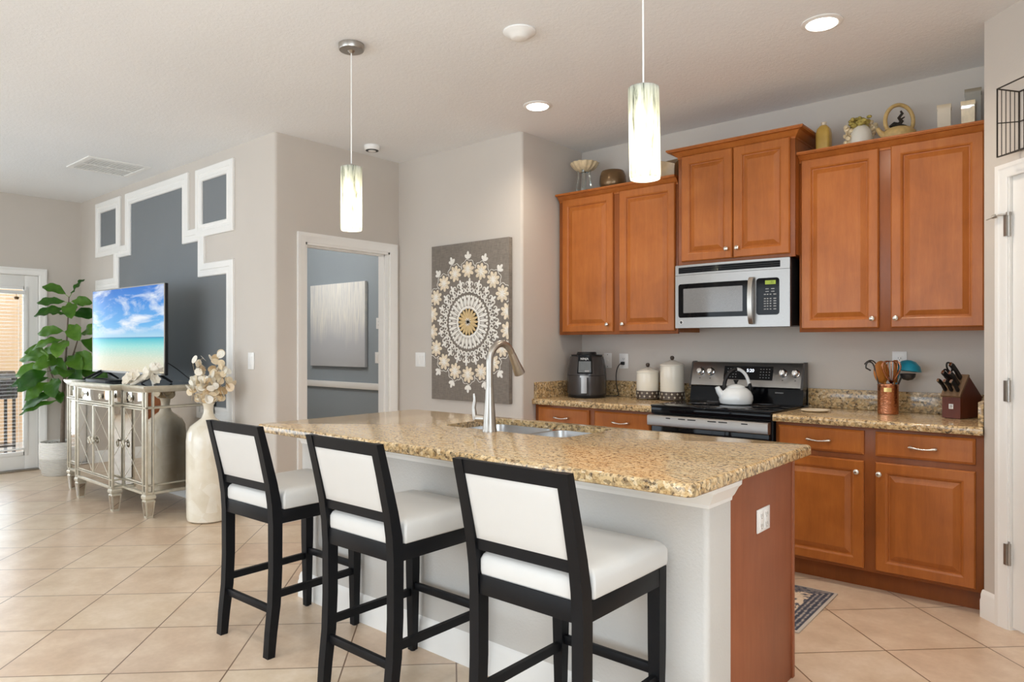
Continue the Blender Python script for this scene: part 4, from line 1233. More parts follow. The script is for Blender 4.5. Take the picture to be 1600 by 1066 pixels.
# canisters
def canister(x, y, r_, h, label):
    z = 0.915
    t = thing('canister', label, 'canister', (x, y, z), group='canisters beside the stove')
    bm = B(); lathe(bm, [(0.001, z+0.008), (r_*0.94, z+0.008), (r_, z+0.016), (r_, z+h-0.01), (r_*0.97, z+h), (0.001, z+h)], (x, y, 0), 40); obj('jar', bm, M_cream, t)
    bm = B(); lathe(bm, [(r_*0.9, z+0.010), (r_+0.004, z+0.010), (r_+0.004, z+0.064), (r_*0.9, z+0.064)], (x, y, 0), 40)
    for i in range(4):
        a = i*pi/2+0.5
        ball(bm, (x+r_*0.88*cos(a), y+r_*0.88*sin(a), z+0.0065), 0.0065, 10, 8)
    bd_ = obj('base_band', bm, M_fret, t)
    bm = B()
    k_ = 14
    for i in range(k_):
        a = 2*pi*i/k_
        for row in range(2):
            aa_ = a+(row*pi/k_)
            c_ = Vector((x+(r_+0.0045)*cos(aa_), y+(r_+0.0045)*sin(aa_), z+0.025+row*0.024))
            tg = Vector((-sin(aa_), cos(aa_), 0)); nn = Vector((cos(aa_), sin(aa_), 0)); up = Vector((0, 0, 1))
            for d1_, d2_ in ((0.010, 0.0035), (0.0035, 0.010)):
                loft(bm, [[c_+tg*d1_+nn*o_, c_+up*d2_+nn*o_, c_-tg*d1_+nn*o_, c_-up*d2_+nn*o_] for o_ in (-0.002, 0.001)])
    obj('fretwork', bm, M_lace, bd_)
    bm = B(); lathe(bm, [(0.001, z+h), (r_*1.02, z+h), (r_*1.03, z+h+0.008), (r_*0.9, z+h+0.016), (r_*0.4, z+h+0.032), (r_*0.2, z+h+0.04), (0.001, z+h+0.04)], (x, y, 0), 40); ld = obj('lid', bm, M_cream, t)
    bm = B(); lathe(bm, [(0.001, z+h+0.038), (0.008, z+h+0.04), (0.014, z+h+0.05), (0.0155, z+h+0.058), (0.011, z+h+0.068), (0.001, z+h+0.071)], (x, y, 0), 18); obj('knob', bm, M_fret, ld)
canister(0.672, -0.135, 0.081, 0.195, 'shorter cream lidded canister with brown fretwork base')
canister(0.862, -0.125, 0.084, 0.248, 'taller cream lidded canister, next to the stove')

# kettle
kx, ky, kz = 1.402, -0.30, 0.929
kt = thing('tea_kettle', 'white enamel tea kettle standing on the cooktop', 'kettle', (kx, ky, kz))
bm = B(); lathe(bm, [(0.001, 0), (0.088, 0), (0.098, 0.006), (0.106, 0.03), (0.104, 0.055), (0.092, 0.083), (0.07, 0.103), (0.05, 0.112), (0.001, 0.112)], (kx, ky, kz), 44); obj('body', bm, M_enamel, kt)
bm = B(); lathe(bm, [(0.055, 0.108), (0.058, 0.112), (0.052, 0.118), (0.03, 0.127), (0.008, 0.131), (0.001, 0.131)], (kx, ky, kz), 36); ld = obj('lid', bm, M_enamel, kt)
bm = B(); lathe(bm, [(0.001, 0.129), (0.008, 0.13), (0.009, 0.14), (0.017, 0.155), (0.015, 0.158), (0.001, 0.158)], (kx, ky, kz), 18); obj('knob', bm, M_blackpl, ld)
RV = Vector((cos(0.7189), sin(0.7189), 0))      # the kettle's long axis runs about across the room
def kp_(u, z): return Vector((kx, ky, kz+z))+RV*u
bm = B(); tube(bm, [kp_(-0.085, 0.055), kp_(-0.11, 0.085), kp_(-0.122, 0.112)], [0.027, 0.02, 0.015], 14); obj('spout', bm, M_enamel, kt)
arcp = [kp_(0.005+0.082*cos(t), 0.098+0.128*sin(t)) for t in [pi*0.97-i*(pi*0.94)/24 for i in range(25)]]
bm = B(); tube(bm, arcp[12:], [0.011]*13, 12); obj('handle', bm, M_enamel, kt)
bm = B(); tube(bm, arcp[:13], [0.014]+[0.0125]*11+[0.0115], 12); tube(bm, [kp_(0.084, 0.075), kp_(0.092, 0.09), kp_(0.089, 0.115), kp_(0.086, 0.135)], [0.013, 0.015, 0.014, 0.0125], 12); tube(bm, [kp_(-0.075, 0.075), kp_(-0.079, 0.11)], [0.012, 0.014], 12)
obj('grip', bm, M_blackpl, kt, label='black handle grip')

# spoon rest, crock and utensils
bm = B(); lathe(bm, [(0.001, 0.9165), (0.058, 0.9165), (0.075, 0.926), (0.073, 0.929), (0.055, 0.921), (0.001, 0.920)], (1.905, -0.345, 0), 32, wob=lambda a, h: 1+0.12*cos(a-0.7)**8)
own('spoon_rest', bm, M_ivory, 'cream spoon rest lying on the worktop beside the stove', 'spoon rest')
ux, uy = 2.262, -0.215
ck = thing('utensil_crock', 'hammered copper crock holding kitchen utensils', 'crock', (ux, uy, 0.915))
bm = B(); lathe(bm, [(0.05, 0.917), (0.053, 0.917), (0.0545, 0.925), (0.0545, 1.078), (0.0565, 1.084), (0.0555, 1.087), (0.052, 1.084), (0.052, 0.924), (0.001, 0.922), (0.001, 0.917)], (ux, uy, 0), 36); obj('pot', bm, M_copper, ck)
pa_ = math.atan2(-0.85, 0.5)-0.35
bm = B()
rings = []
for i in range(6):
    a = pa_-0.36+0.72*i/5
    rings.append([(ux+r_*cos(a), uy+r_*sin(a), z) for r_, z in ((0.053, 1.045), (0.0556, 1.045), (0.0556, 1.068), (0.053, 1.068))])
loft(bm, rings); obj('label_plate', bm, M_brass, ck, label='small yellow label plate')
def out_(u, v, z): return Vector((ux, uy, z))+RV*u+Vector((-sin(0.7189), cos(0.7189), 0))*v   # across / away
U = {}
# dark wire hook ladle
bm = B(); tube(bm, [out_(-0.01, 0.01, 0.93), out_(-0.06, 0.01, 1.13), out_(-0.075, 0.01, 1.19)], 0.004, 8)
tube(bm, bez(out_(-0.075, 0.01, 1.19), out_(-0.085, 0.01, 1.225), out_(-0.125, 0.01, 1.225), out_(-0.122, 0.01, 1.18), 8)+[out_(-0.095, 0.01, 1.165)], 0.0045, 8)
tube(bm, bez(out_(-0.06, 0.02, 1.205), out_(-0.08, 0.02, 1.232), out_(-0.105, 0.02, 1.225), out_(-0.125, 0.02, 1.2), 8), 0.004, 8)
own('wire_utensil', bm, M_charcoal, 'dark wire hooked utensil leaning left in the copper crock', 'utensil')
# wooden spoon
ws = thing('wooden_spoon', 'broad amber wooden spoon standing in the copper crock', 'spoon', out_(-0.02, 0.0, 0.93))
bm = B(); tube(bm, [out_(0.01, 0.012, 0.93), out_(-0.012, 0.012, 1.1)], [0.006, 0.007], 10); obj('handle', bm, M_spoon, ws)
bm = B(); t_ = B(); ball(t_, (0, 0, 0), (0.046, 0.012, 0.066), 20, 14); merge(bm, t_, Matrix.Translation(out_(-0.030, 0.014, 1.155)) @ Matrix.Rotation(0.7189, 4, 'Z') @ Matrix.Rotation(-0.1, 4, 'Y')); obj('bowl', bm, M_spoon, ws)
# whisk
wk_ = thing('whisk', 'balloon whisk with copper wires in the copper crock', 'whisk', out_(0.01, -0.01, 0.93))
bm = B(); tube(bm, [out_(0.012, -0.012, 0.93), out_(0.012, -0.012, 1.09)], 0.006, 10); obj('handle', bm, M_copper, wk_)
bm = B()
for i in range(9):
    a = pi*i/9
    pts = []
    for j in range(17):
        t = pi*j/16
        wv_ = 0.036*sin(t)**0.7 if sin(t) > 0 else 0
        s_ = -cos(t)
        # half loop each side of the axis
        rr = 0.036*math.sin(pi*j/16)
        zz = 1.085+0.135*(1-abs(2*j/16-1)**1.6)
        off = 0.038*(1-(2*abs(j/16-0.5)))**0 * (math.sin(pi*min(j, 16-j)/16*1.0))
        sg = -1 if j < 8 else 1
        wid = 0.050*math.sin(pi*(min(j, 16-j)/8.0)*0.82)
        pts.append(out_(0.012+sg*wid*cos(a), -0.012+sg*wid*sin(a), zz))
    tube(bm, pts, 0.0019, 6)
obj('wires', bm, M_copper, wk_)
# flat wooden turner
bm = B(); tube(bm, [out_(0.03, 0.012, 0.93), out_(0.045, 0.012, 1.10)], 0.005, 10)
t_ = B(); box(t_, -0.012, 0.012, -0.004, 0.004, -0.06, 0.07, 0.003); merge(bm, t_, Matrix.Translation(out_(0.049, 0.012, 1.155)) @ Matrix.Rotation(0.7189, 4, 'Z') @ Matrix.Rotation(0.03, 4, 'Y'))
own('wooden_turner', bm, M_spoon, 'narrow brown wooden stick turner between whisk and blue ladle', 'utensil')
# turquoise ladle
tlx = thing('ladle', 'turquoise ladle hanging its bowl over the crock rim', 'ladle', out_(0.03, 0.02, 0.93))
bm = B(); tube(bm, [out_(0.025, 0.02, 0.93), out_(0.06, 0.02, 1.10), out_(0.075, 0.02, 1.165)], [0.005, 0.006, 0.008], 10); obj('handle', bm, M_teal, tlx)
bm = B(); t_ = B()
lathe(t_, [(0.056, -0.008), (0.058, -0.006), (0.050, 0.018), (0.030, 0.038), (0.010, 0.045), (0.001, 0.045), (0.001, 0.040), (0.025, 0.034), (0.045, 0.014), (0.054, -0.008)], (0, 0, 0), 28)
merge(bm, t_, Matrix.Translation(out_(0.125, 0.02, 1.170)) @ Matrix.Rotation(0.7189, 4, 'Z') @ Matrix.Rotation(0.12, 4, 'Y') @ Matrix.Scale(1.22, 4)); obj('bowl', bm, M_teal, tlx)
bm = B(); tube(bm, [out_(0.02, -0.01, 0.935), out_(0.06, 0.0, 1.09), out_(0.078, 0.005, 1.125)], [0.004, 0.005, 0.006], 8)
t_ = B(); lathe(t_, [(0.034, 0.012), (0.036, 0.010), (0.034, -0.004), (0.022, -0.018), (0.001, -0.023), (0.001, -0.019), (0.02, -0.014), (0.031, -0.002), (0.033, 0.012)], (0, 0, 0), 24); merge(bm, t_, Matrix.Translation(out_(0.118, 0.008, 1.133)) @ Matrix.Scale(1.15, 4))
own('slotted_spoon', bm, M_charcoal, 'dark slotted spoon tucked under the turquoise ladle', 'spoon')

# knife block
kbx = thing('knife_block', 'dark wood slanted knife block by the pantry wall', 'knife block', (2.60, -0.25, 0.915), 0.0)
F0 = Vector((2.535, -0.262, 0.918))
uD = (Vector((2.618, -0.290, 0.918))-F0).normalized()     # along the front face (to the right)
uB = Vector((-uD.y, uD.x, 0))                             # to the back
def kb(u, v, z): return F0+uD*u+uB*v+Vector((0, 0, z))
WB = 0.092
# side profile in (v, z): vertical front, slanted top, long sloping back
prof_b = [(0.0, 0.0), (0.0, 0.118), (0.088, 0.226), (0.225, 0.108), (0.185, 0.0)]
bm = B(); loft(bm, [[kb(u, v, z) for v, z in prof_b] for u in (0.0, WB)]); obj('body', bm, M_block, kbx)
bm = B()
for u in (0.012, WB-0.012):
    for v in (0.015, 0.13): cyl(bm, kb(u, v, -0.0025), kb(u, v, 0.001), 0.006, seg=10)
obj('feet', bm, M_rubber, kbx)
tdir = Vector((0, 0, 0))+uB*0.088+Vector((0, 0, 0.108)); tdir.normalize()      # up along the slot face
tnor = (-uB*0.108+Vector((0, 0, 0.088))).normalized()                            # out of the slot face
def ks(u, s_, o_): return kb(0, 0, 0.118)+uD*u+tdir*s_+tnor*o_
bm = B(); loft(bm, [[ks(-0.003, -0.006, o_), ks(WB+0.003, -0.006, o_), ks(WB+0.003, 0.142, o_), ks(-0.003, 0.142, o_)] for o_ in (-0.001, 0.011)]); obj('slot_board', bm, plain('brown_slot_board', srgb(118, 92, 68), 0.45), kbx)
bm = B(); loft(bm, [[kb(0.035, o_, 0.05), kb(0.057, o_, 0.05), kb(0.057, o_, 0.076), kb(0.035, o_, 0.076)] for o_ in (0.001, -0.0015)]); bdg = obj('badge', bm, M_white, kbx)
bm = B()
for du in (0.0425, 0.0495):
    tube(bm, [kb(du-0.002, -0.0018, 0.054), kb(du, -0.0018, 0.062), kb(du+0.001, -0.0018, 0.068)], 0.0012, 6); ball(bm, kb(du, -0.0018, 0.0705), 0.0018, 8, 6)
    tube(bm, [kb(du-0.003, -0.0018, 0.067), kb(du+0.003, -0.0018, 0.064)], 0.0008, 6)
obj('emblem', bm, M_charcoal, bdg)
def knife(u, s_, L, k_, label, big=1.0):
    t = thing('kitchen_knife', label, 'knife', ks(u, s_, 0.011), group='knives in the block')
    bm = B()
    pts = [ks(u, s_, 0.0112), ks(u, s_, 0.02)]
    h0 = 0.011*big
    rings = []
    for f_, hh, oo in ((0, 0.9, 0), (0.15, 1.0, 0), (0.5, 0.85, 0.004), (0.85, 1.1, 0.0), (1.0, 0.9, -0.004)):
        c_ = ks(u, s_, 0.0115+f_*L)+tdir*oo
        rings.append([c_-uD*0.0065-tdir*h0*hh, c_+uD*0.0065-tdir*h0*hh, c_+uD*0.0065+tdir*h0*hh, c_-uD*0.0065+tdir*h0*hh])
    loft(bm, rings)
    bmesh.ops.bevel(bm, geom=bm.edges[:], offset=0.002, segments=1, affect='EDGES')
    obj('handle', bm, M_blackpl, t)
    bm = B(); c_ = ks(u, s_, 0.0115+L)-tdir*0.004
    loft(bm, [[c_-uD*0.0055-tdir*h0*0.8+tnor*o_, c_+uD*0.0055-tdir*h0*0.8+tnor*o_, c_+uD*0.0055+tdir*h0*0.8+tnor*o_, c_-uD*0.0055+tdir*h0*0.8+tnor*o_] for o_ in (-0.001, 0.004)])
    obj('end_cap', bm, M_chrome, t)
for i, (u, s_, L, lab, bg_) in enumerate(((0.014, 0.030, 0.095, 'knife in the lowest row of the block, next to the corner edge', 0.9), (0.045, 0.030, 0.09, 'middle knife in the lowest row of the block', 0.9), (0.077, 0.030, 0.088, 'knife in the lowest row of the block, nearest the pantry wall', 0.9),
                                          (0.030, 0.072, 0.11, 'knife in the second row of the block, on the stove side', 1.1), (0.064, 0.072, 0.105, 'knife in the second row of the block, on the pantry side', 1.1),
                                          (0.062, 0.115, 0.125, 'long knife in the topmost row of the block', 1.2))):
    knife(u, s_, L, i, lab, bg_)
ks_ = thing('kitchen_shears', 'black looped scissors standing in the top of the knife block', 'scissors', ks(0.022, 0.115, 0.011))
for sg, nm in ((-1, 0), (1, 1)):
    bm = B()
    cc = ks(0.022+sg*0.0, 0.115, 0.0)
    base = ks(0.022+sg*0.004, 0.115+sg*0.006, 0.0115)
    lp = [base, base+tnor*0.03]
    ctr = ks(0.022, 0.115+sg*0.024, 0.075)
    loop_ = [ctr+tdir*0.020*cos(a)+tnor*0.032*sin(a) for a in [2*pi*i/20 for i in range(20)]]
    tube(bm, loop_, 0.0048, 8, closed=True)
    tube(bm, [base, base+tnor*0.034], 0.005, 8)
    obj('finger_loop', bm, M_blackpl, ks_)

# ------------------------------------------------------------------ ornaments on top of the cabinets
ZT = 2.4625
# shell bowl on a glass pedestal
sh = thing('pedestal_bowl', 'pearly shell bowl on a clear glass foot, above the corner cabinet', 'bowl', (0.175, -0.22, ZT))
def flute(a, h): return 1+0.05*cos(14*a)
bm = B(); lathe(bm, [(0.001, 0.175), (0.03, 0.178), (0.07, 0.196), (0.095, 0.222), (0.108, 0.246), (0.104, 0.248), (0.088, 0.226), (0.06, 0.202), (0.02, 0.186), (0.001, 0.184)], (0.175, -0.22, ZT), 84, wob=flute); obj('bowl', bm, M_shell, sh)
bm = B()
lathe(bm, [(0.001, 0.001), (0.052, 0.001), (0.055, 0.006), (0.03, 0.012), (0.012, 0.016), (0.010, 0.03), (0.02, 0.172), (0.03, 0.175), (0.001, 0.175)], (0.175, -0.22, ZT), 28)
for i in range(5):
    a = 2*pi*i/5
    tube(bm, bez((0.175+0.045*cos(a), -0.22+0.045*sin(a), ZT+0.006), (0.175+0.085*cos(a), -0.22+0.085*sin(a), ZT+0.06), (0.175+0.03*cos(a), -0.22+0.03*sin(a), ZT+0.11), (0.175+0.052*cos(a), -0.22+0.052*sin(a), ZT+0.188), 10), 0.006, 8)
obj('glass_foot', bm, M_glass, sh)
bm = B(); lathe(bm, [(0.001, 0.001), (0.075, 0.001), (0.092, 0.02), (0.101, 0.06), (0.097, 0.11), (0.085, 0.145), (0.08, 0.15), (0.076, 0.147), (0.086, 0.11), (0.09, 0.06), (0.08, 0.02), (0.001, 0.015)], (0.415, -0.20, ZT), 36)
own('bronze_bowl', bm, M_bronze, 'round bronze glazed bowl beside the shell bowl on the corner cabinet', 'bowl')
bm = B()
loft(bm, [[(0.885+s_*(u*c1), -0.19+s_*(v*c1), z) for (u, v, s_) in ((-1, -1, 1), (0, -1.25, 1), (1, -1, 1), (1.25, 0, 1), (1, 1, 1), (0, 1.25, 1), (-1, 1, 1), (-1.25, 0, 1))] for c1, z in ((0.045, ZT+0.001), (0.05, ZT+0.01), (0.055, ZT+0.08), (0.062, ZT+0.13))], cap=True)
for v in bm.verts:
    if v.co.z > ZT+0.12: v.co.z += 0.028*cos(3*math.atan2(v.co.y+0.19, v.co.x-0.885))
own('square_vase', bm, plain('tan_flared_vase', srgb(176, 148, 108), 0.3, var=0.15, vscale=14), 'tan flared vase tucked beside the raised middle cabinet', 'vase')
bo = thing('amber_bottle', 'amber yellow square bottle at the left of the right cabinet top', 'bottle', (1.915, -0.22, ZT))
bm = B(); loft(bm, [[(1.915+x*k_, -0.22+y*k_, ZT+z) for x, y in rrect(-0.04, 0.04, -0.04, 0.04, 0.02, 4)] for k_, z in ((0.95, 0.001), (1, 0.012), (1, 0.13), (0.86, 0.158), (0.5, 0.176), (0.36, 0.18))]); obj('body', bm, M_amber, bo)
bm = B(); lathe(bm, [(0.001, 0.178), (0.014, 0.18), (0.013, 0.19), (0.017, 0.198), (0.001, 0.204)], (1.915, -0.22, ZT), 16); obj('stopper', bm, M_ivory, bo)
# moss-topped figurine
fg = thing('mossy_jug', 'cream jug ornament with mossy top and shell wings', 'ornament', (2.115, -0.20, ZT))
bm = B(); lathe(bm, [(0.001, 0.001), (0.052, 0.001), (0.064, 0.02), (0.066, 0.06), (0.055, 0.105), (0.04, 0.13), (0.03, 0.14), (0.001, 0.142)], (2.115, -0.20, ZT), 30); obj('body', bm, M_cream, fg)
bm = B()
for i in range(46):
    a = rnd(0, 2*pi); rr = rnd(0, 0.055)
    ball(bm, (2.115+rr*cos(a), -0.20+rr*sin(a), ZT+0.155+rnd(-0.02, 0.028)), (rnd(.012, .02), rnd(.012, .02), rnd(.008, .014)), 8, 6)
obj('moss', bm, M_moss, fg)
for sg in (-1, 1):
    bm = B()
    for i in range(16):
        c_ = Vector((2.115, -0.20, ZT))+RV*(sg*(0.068+rnd(-0.014, 0.02)))+Vector((rnd(-.012, .012), rnd(-.012, .012), 0.05+i*0.007+(0.012 if sg > 0 else -0.02)))
        t_ = B(); ball(t_, (0, 0, 0), (0.017, 0.006, 0.013), 10, 6); merge(bm, t_, Matrix.Translation(c_) @ Matrix.Rotation(rnd(-1, 1), 4, 'Y') @ Matrix.Rotation(rnd(0, 3), 4, 'Z'))
    obj('shell_wing', bm, M_shell, fg)
# hoop-handled teapot
tp = thing('hoop_teapot', 'sand coloured teapot with tall hoop handle and dragon lid', 'teapot', (2.31, -0.19, ZT))
tx_, ty_ = 2.31, -0.19
bm = B(); lathe(bm, [(0.001, 0.001), (0.06, 0.001), (0.078, 0.012), (0.092, 0.04), (0.088, 0.062), (0.066, 0.085), (0.035, 0.096), (0.001, 0.098)], (tx_, ty_, ZT), 36); obj('body', bm, M_sand, tp)
def tp_(u, z): return Vector((tx_, ty_, ZT+z))+RV*u
bm = B(); tube(bm, [tp_(-0.078, 0.045), tp_(-0.105, 0.065), tp_(-0.122, 0.09)], [0.02, 0.014, 0.010], 12); obj('spout', bm, M_sand, tp)
bm = B(); tube(bm, [tp_(0.004+0.08*cos(t), 0.132+0.092*sin(t)) for t in [-0.55+i*(pi+1.1)/28 for i in range(29)]], [0.011]*29, 10); obj('hoop_handle', bm, M_sand, tp)
bm = B(); lathe(bm, [(0.04, 0.09), (0.045, 0.096), (0.03, 0.106), (0.001, 0.11)], (tx_, ty_, ZT), 24); ld = obj('lid', bm, M_wire, tp)
bm = B(); tube(bm, [tp_(-0.05, 0.10), tp_(-0.025, 0.115), tp_(0.0, 0.11), tp_(0.018, 0.13), tp_(0.002, 0.15), tp_(0.022, 0.175), tp_(0.012, 0.19)], [0.006, 0.012, 0.014, 0.012, 0.009, 0.008, 0.005], 10); tube(bm, [tp_(0.01, 0.14), tp_(0.035, 0.155)], [0.006, 0.003], 8); obj('dragon_finial', bm, M_wire, ld)
# three square vases
def sqvase(x, y, w_, h, mat, name, label):
    bm = B()
    k0 = w_/2
    pr = [(k0*0.9, 0.001), (k0, 0.01), (k0, h-0.025), (k0*1.08, h-0.02), (k0*1.08, h), (k0*0.85, h), (k0*0.8, h-0.05)]
    loft(bm, [[(x+a*c_-b*s__, y+a*s__+b*c_, ZT+z) for a, b in ((-q_, -q_), (q_, -q_), (q_, q_), (-q_, q_))] for q_, z in pr for c_, s__ in ((cos(0.12), sin(0.12)),)])
    return own(name, bm, mat, label, 'vase', 'square vases on the right cabinet')
sqvase(2.535, -0.20, 0.062, 0.165, M_tan, 'square_vase', 'short tan square vase, right of the teapot')
sqvase(2.655, -0.10, 0.072, 0.25, M_smoke, 'square_vase', 'tallest taupe square vase at the right end of the cabinet')
sqvase(2.652, -0.255, 0.060, 0.145, M_shell, 'square_vase', 'short pearly square vase in front of the tallest one')

# wire basket hung over the pantry door
wb = thing('wire_wall_basket', 'dark wire basket hanging above the pantry door', 'basket', tuple(pan(0.36, 0.0, 2.17)))
bm = B()
def fr(o_, s0, s1, z0, z1, r_): tube(bm, [pan(s0, o_, z0), pan(s1, o_, z0), pan(s1, o_, z1), pan(s0, o_, z1)], r_, 8, closed=True)
fr(0.006, 0.215, 0.535, 2.19, 2.455, 0.004); fr(0.085, 0.185, 0.565, 2.166, 2.476, 0.004)
for s_, z0 in ((0, 0), (1, 0), (0, 1), (1, 1)):
    tube(bm, [pan((0.215, 0.535)[s_], 0.006, (2.19, 2.455)[z0]), pan((0.185, 0.565)[s_], 0.085, (2.166, 2.476)[z0])], 0.0035, 8)
obj('frame', bm, M_wire, wb)
bm = B()
for i in range(1, 12):
    f_ = i/12; tube(bm, [pan(0.215+0.32*f_, 0.006, 2.19), pan(0.215+0.32*f_, 0.006, 2.455)], 0.0018, 6)
for s_, sb in ((0.215, 0.185), (0.535, 0.565)):
    for i in range(1, 5): f_ = i/5; tube(bm, [pan(s_+(sb-s_)*f_, 0.006+0.079*f_, 2.19-0.024*f_), pan(s_+(sb-s_)*f_, 0.006+0.079*f_, 2.455+0.021*f_)], 0.0018, 6)
tube(bm, [pan(0.215, 0.006, 2.32), pan(0.535, 0.006, 2.32)], 0.0025, 6); tube(bm, [pan(0.215, 0.006, 2.32), pan(0.185, 0.085, 2.32)], 0.0025, 6)
tube(bm, [pan(0.535, 0.006, 2.32), pan(0.565, 0.085, 2.32)], 0.0025, 6)
for i in range(1, 9): f_ = i/9; tube(bm, [pan(0.215+0.32*f_, 0.006, 2.19), pan(0.185+0.38*f_, 0.085, 2.166)], 0.0018, 6)
obj('wire_grid', bm, M_wire, wb)

# ------------------------------------------------------------------ rug
n = N('blue_grey_medallion_rug')
tc_ = n.coord()
sep = n.new('ShaderNodeSeparateXYZ'); n.link(tc_, sep.inputs[0])
fx = n.math('SUBTRACT', 0.80, n.math('ABSOLUTE', sep.outputs['X']))
fy = n.math('SUBTRACT', 0.325, n.math('ABSOLUTE', sep.outputs['Y']))
edge = n.math('MINIMUM', fx, fy)
zig = n.noise(n.map(tc_, (1, 1, 1)), 22, 3, 0.6)
vm = n.vor(tc_, 24, 'SMOOTH_F1')
stripe = n.noise(n.map(tc_, (90, 14, 1)), 1.0, 3, 0.6)
glyph = n.noise(n.map(tc_, (1, 0.55, 1)), 30, 2, 0.5, 1.2)
inner = n.ramp(n.math('ADD', n.math('MULTIPLY', vm, 0.5), n.math('MULTIPLY', glyph, 0.8)), [(0.46, srgb(84, 84, 96)), (0.53, srgb(130, 122, 118)), (0.58, srgb(212, 192, 168)), (0.8, srgb(224, 204, 182))])
lines = n.math('ADD', n.math('MULTIPLY', n.math('SINE', n.math('MULTIPLY', edge, 260.0)), 0.16), n.noise(n.map(tc_, (26, 26, 1)), 1.5, 3, 0.7))
dark = n.ramp(lines, [(0.40, srgb(62, 66, 80)), (0.54, srgb(100, 100, 110)), (0.70, srgb(176, 164, 152))])
c_ = n.mix(n.ramp(edge, [(0.095, (1, 1, 1)), (0.099, (0, 0, 0))], 'LINEAR'), inner, dark)
c_ = n.mix(n.ramp(edge, [(0.012, (1, 1, 1)), (0.015, (0, 0, 0))]), c_, srgb(196, 186, 174))
n.base(c_); n.set(Roughness=0.95); n.bump(n.noise(tc_, 300, 2), 0.4, 0.003)
rugt = thing('kitchen_rug', 'blue-grey patterned runner rug on the tiles behind the island', 'rug', (1.355, -1.12, 0.0), 0.02)
bm = B(); box(bm, -0.80, 0.80, -0.325, 0.325, 0.0008, 0.009, 0.003); obj('pile', bm, n.m, rugt, False)

# ------------------------------------------------------------------ flower mandala canvas
cv = thing('mandala_canvas', 'tall grey canvas with a white and gold floral mandala', 'wall art', (-0.505, -D, 0.877))
CX0, CX1, CZ0, CZ1, CY = -0.912, -0.092, 0.877, 2.104, -D-0.04
n = N('grey_burlap'); wv1 = n.noise(n.map(n.coord(), (260, 20, 20)), 1, 2); wv2 = n.noise(n.map(n.coord(), (20, 20, 260)), 1, 2)
n.base(n.ramp(n.math('MULTIPLY', n.math('ADD', wv1, wv2), 0.5), [(0.35, srgb(112, 104, 96)), (0.65, srgb(140, 131, 121))])); n.set(Roughness=0.9)
n.bump(n.math('ADD', wv1, wv2), 0.3, 0.002)
bm = B(); box(bm, CX0, CX1, CY, -D-0.001, CZ0, CZ1, 0.003); obj('canvas', bm, n.m, cv)
MX, MZ = -0.505, 1.488
M_pw = plain('white_relief_paint', srgb(236, 232, 224), 0.45, var=0.04, vscale=30)
M_pg = plain('champagne_relief_paint', srgb(228, 212, 186), 0.45, var=0.12, vscale=30)
M_pgd = plain('gold_relief_paint', srgb(206, 178, 128), 0.45, var=0.12, vscale=30)
def petal(bm, cx_, cz_, a, L, w_, h=0.004, tip=0.5):
    """drop-shaped petal from (cx,cz) outward along angle a, lying on the canvas"""
    u = Vector((cos(a), 0, sin(a))); v = Vector((-sin(a), 0, cos(a)))
    c0 = Vector((cx_, CY-0.0004, cz_))
    ring = []
    for i in range(10):
        t = 2*pi*i/10
        l_ = 0.5-0.5*cos(t)
        wd_ = sin(t)*(0.55+0.45*l_)*w_/2
        ring.append(c0+u*L*l_+v*wd_)
    mid = c0+u*L*0.6
    loft(bm, [ring, [p_+Vector((0, -h*0.7, 0)) for p_ in ring], [mid+(p_-mid)*0.55+Vector((0, -h, 0)) for p_ in ring]])
def clip(bm):
    for co, no in (((CX0+0.002, 0, 0), (-1, 0, 0)), ((CX1-0.002, 0, 0), (1, 0, 0))):
        bmesh.ops.bisect_plane(bm, geom=bm.verts[:]+bm.edges[:]+bm.faces[:], plane_co=co, plane_no=no, clear_outer=True)
def ringpts(R, k_, a0=0): return [(MX+R*cos(2*pi*i/k_+a0), MZ+R*sin(2*pi*i/k_+a0), 2*pi*i/k_+a0) for i in range(k_)]
K = 18
for x, z, a in ringpts(0.405, K, pi/2):
    bm = B()
    for j in range(8): petal(bm, x, z, a+j*pi/4+0.2, 0.066, 0.036)
    clip(bm); fl = obj('flower', bm, M_pg, cv)
    bm = B()
    for j in range(8): petal(bm, x, z, a+j*pi/4+0.2, 0.034, 0.012, 0.0065)
    clip(bm); obj('flower_centre', bm, M_pw, fl)
    bm = B()
    b3 = [(x+0.076*(1+0.07*cos(8*(t-0.2)))*cos(a+t), CY-0.001, z+0.076*(1+0.07*cos(8*(t-0.2)))*sin(a+t)) for t in [-1.5+3.0*i/24 for i in range(25)]]
    tube(bm, b3, 0.0024, 5)
    clip(bm)
    if len(bm.verts): obj('flower_outline', bm, M_pw, fl)
    if abs(MX+0.52*cos(a)-MX) < 0.38:
        bm = B()
        for da, L in ((-0.75, 0.046), (0, 0.060), (0.75, 0.046)): petal(bm, MX+0.487*cos(a), MZ+0.487*sin(a), a+da, L, 0.030)
        clip(bm); obj('petal_drops', bm, M_pw, fl)
bm = B()
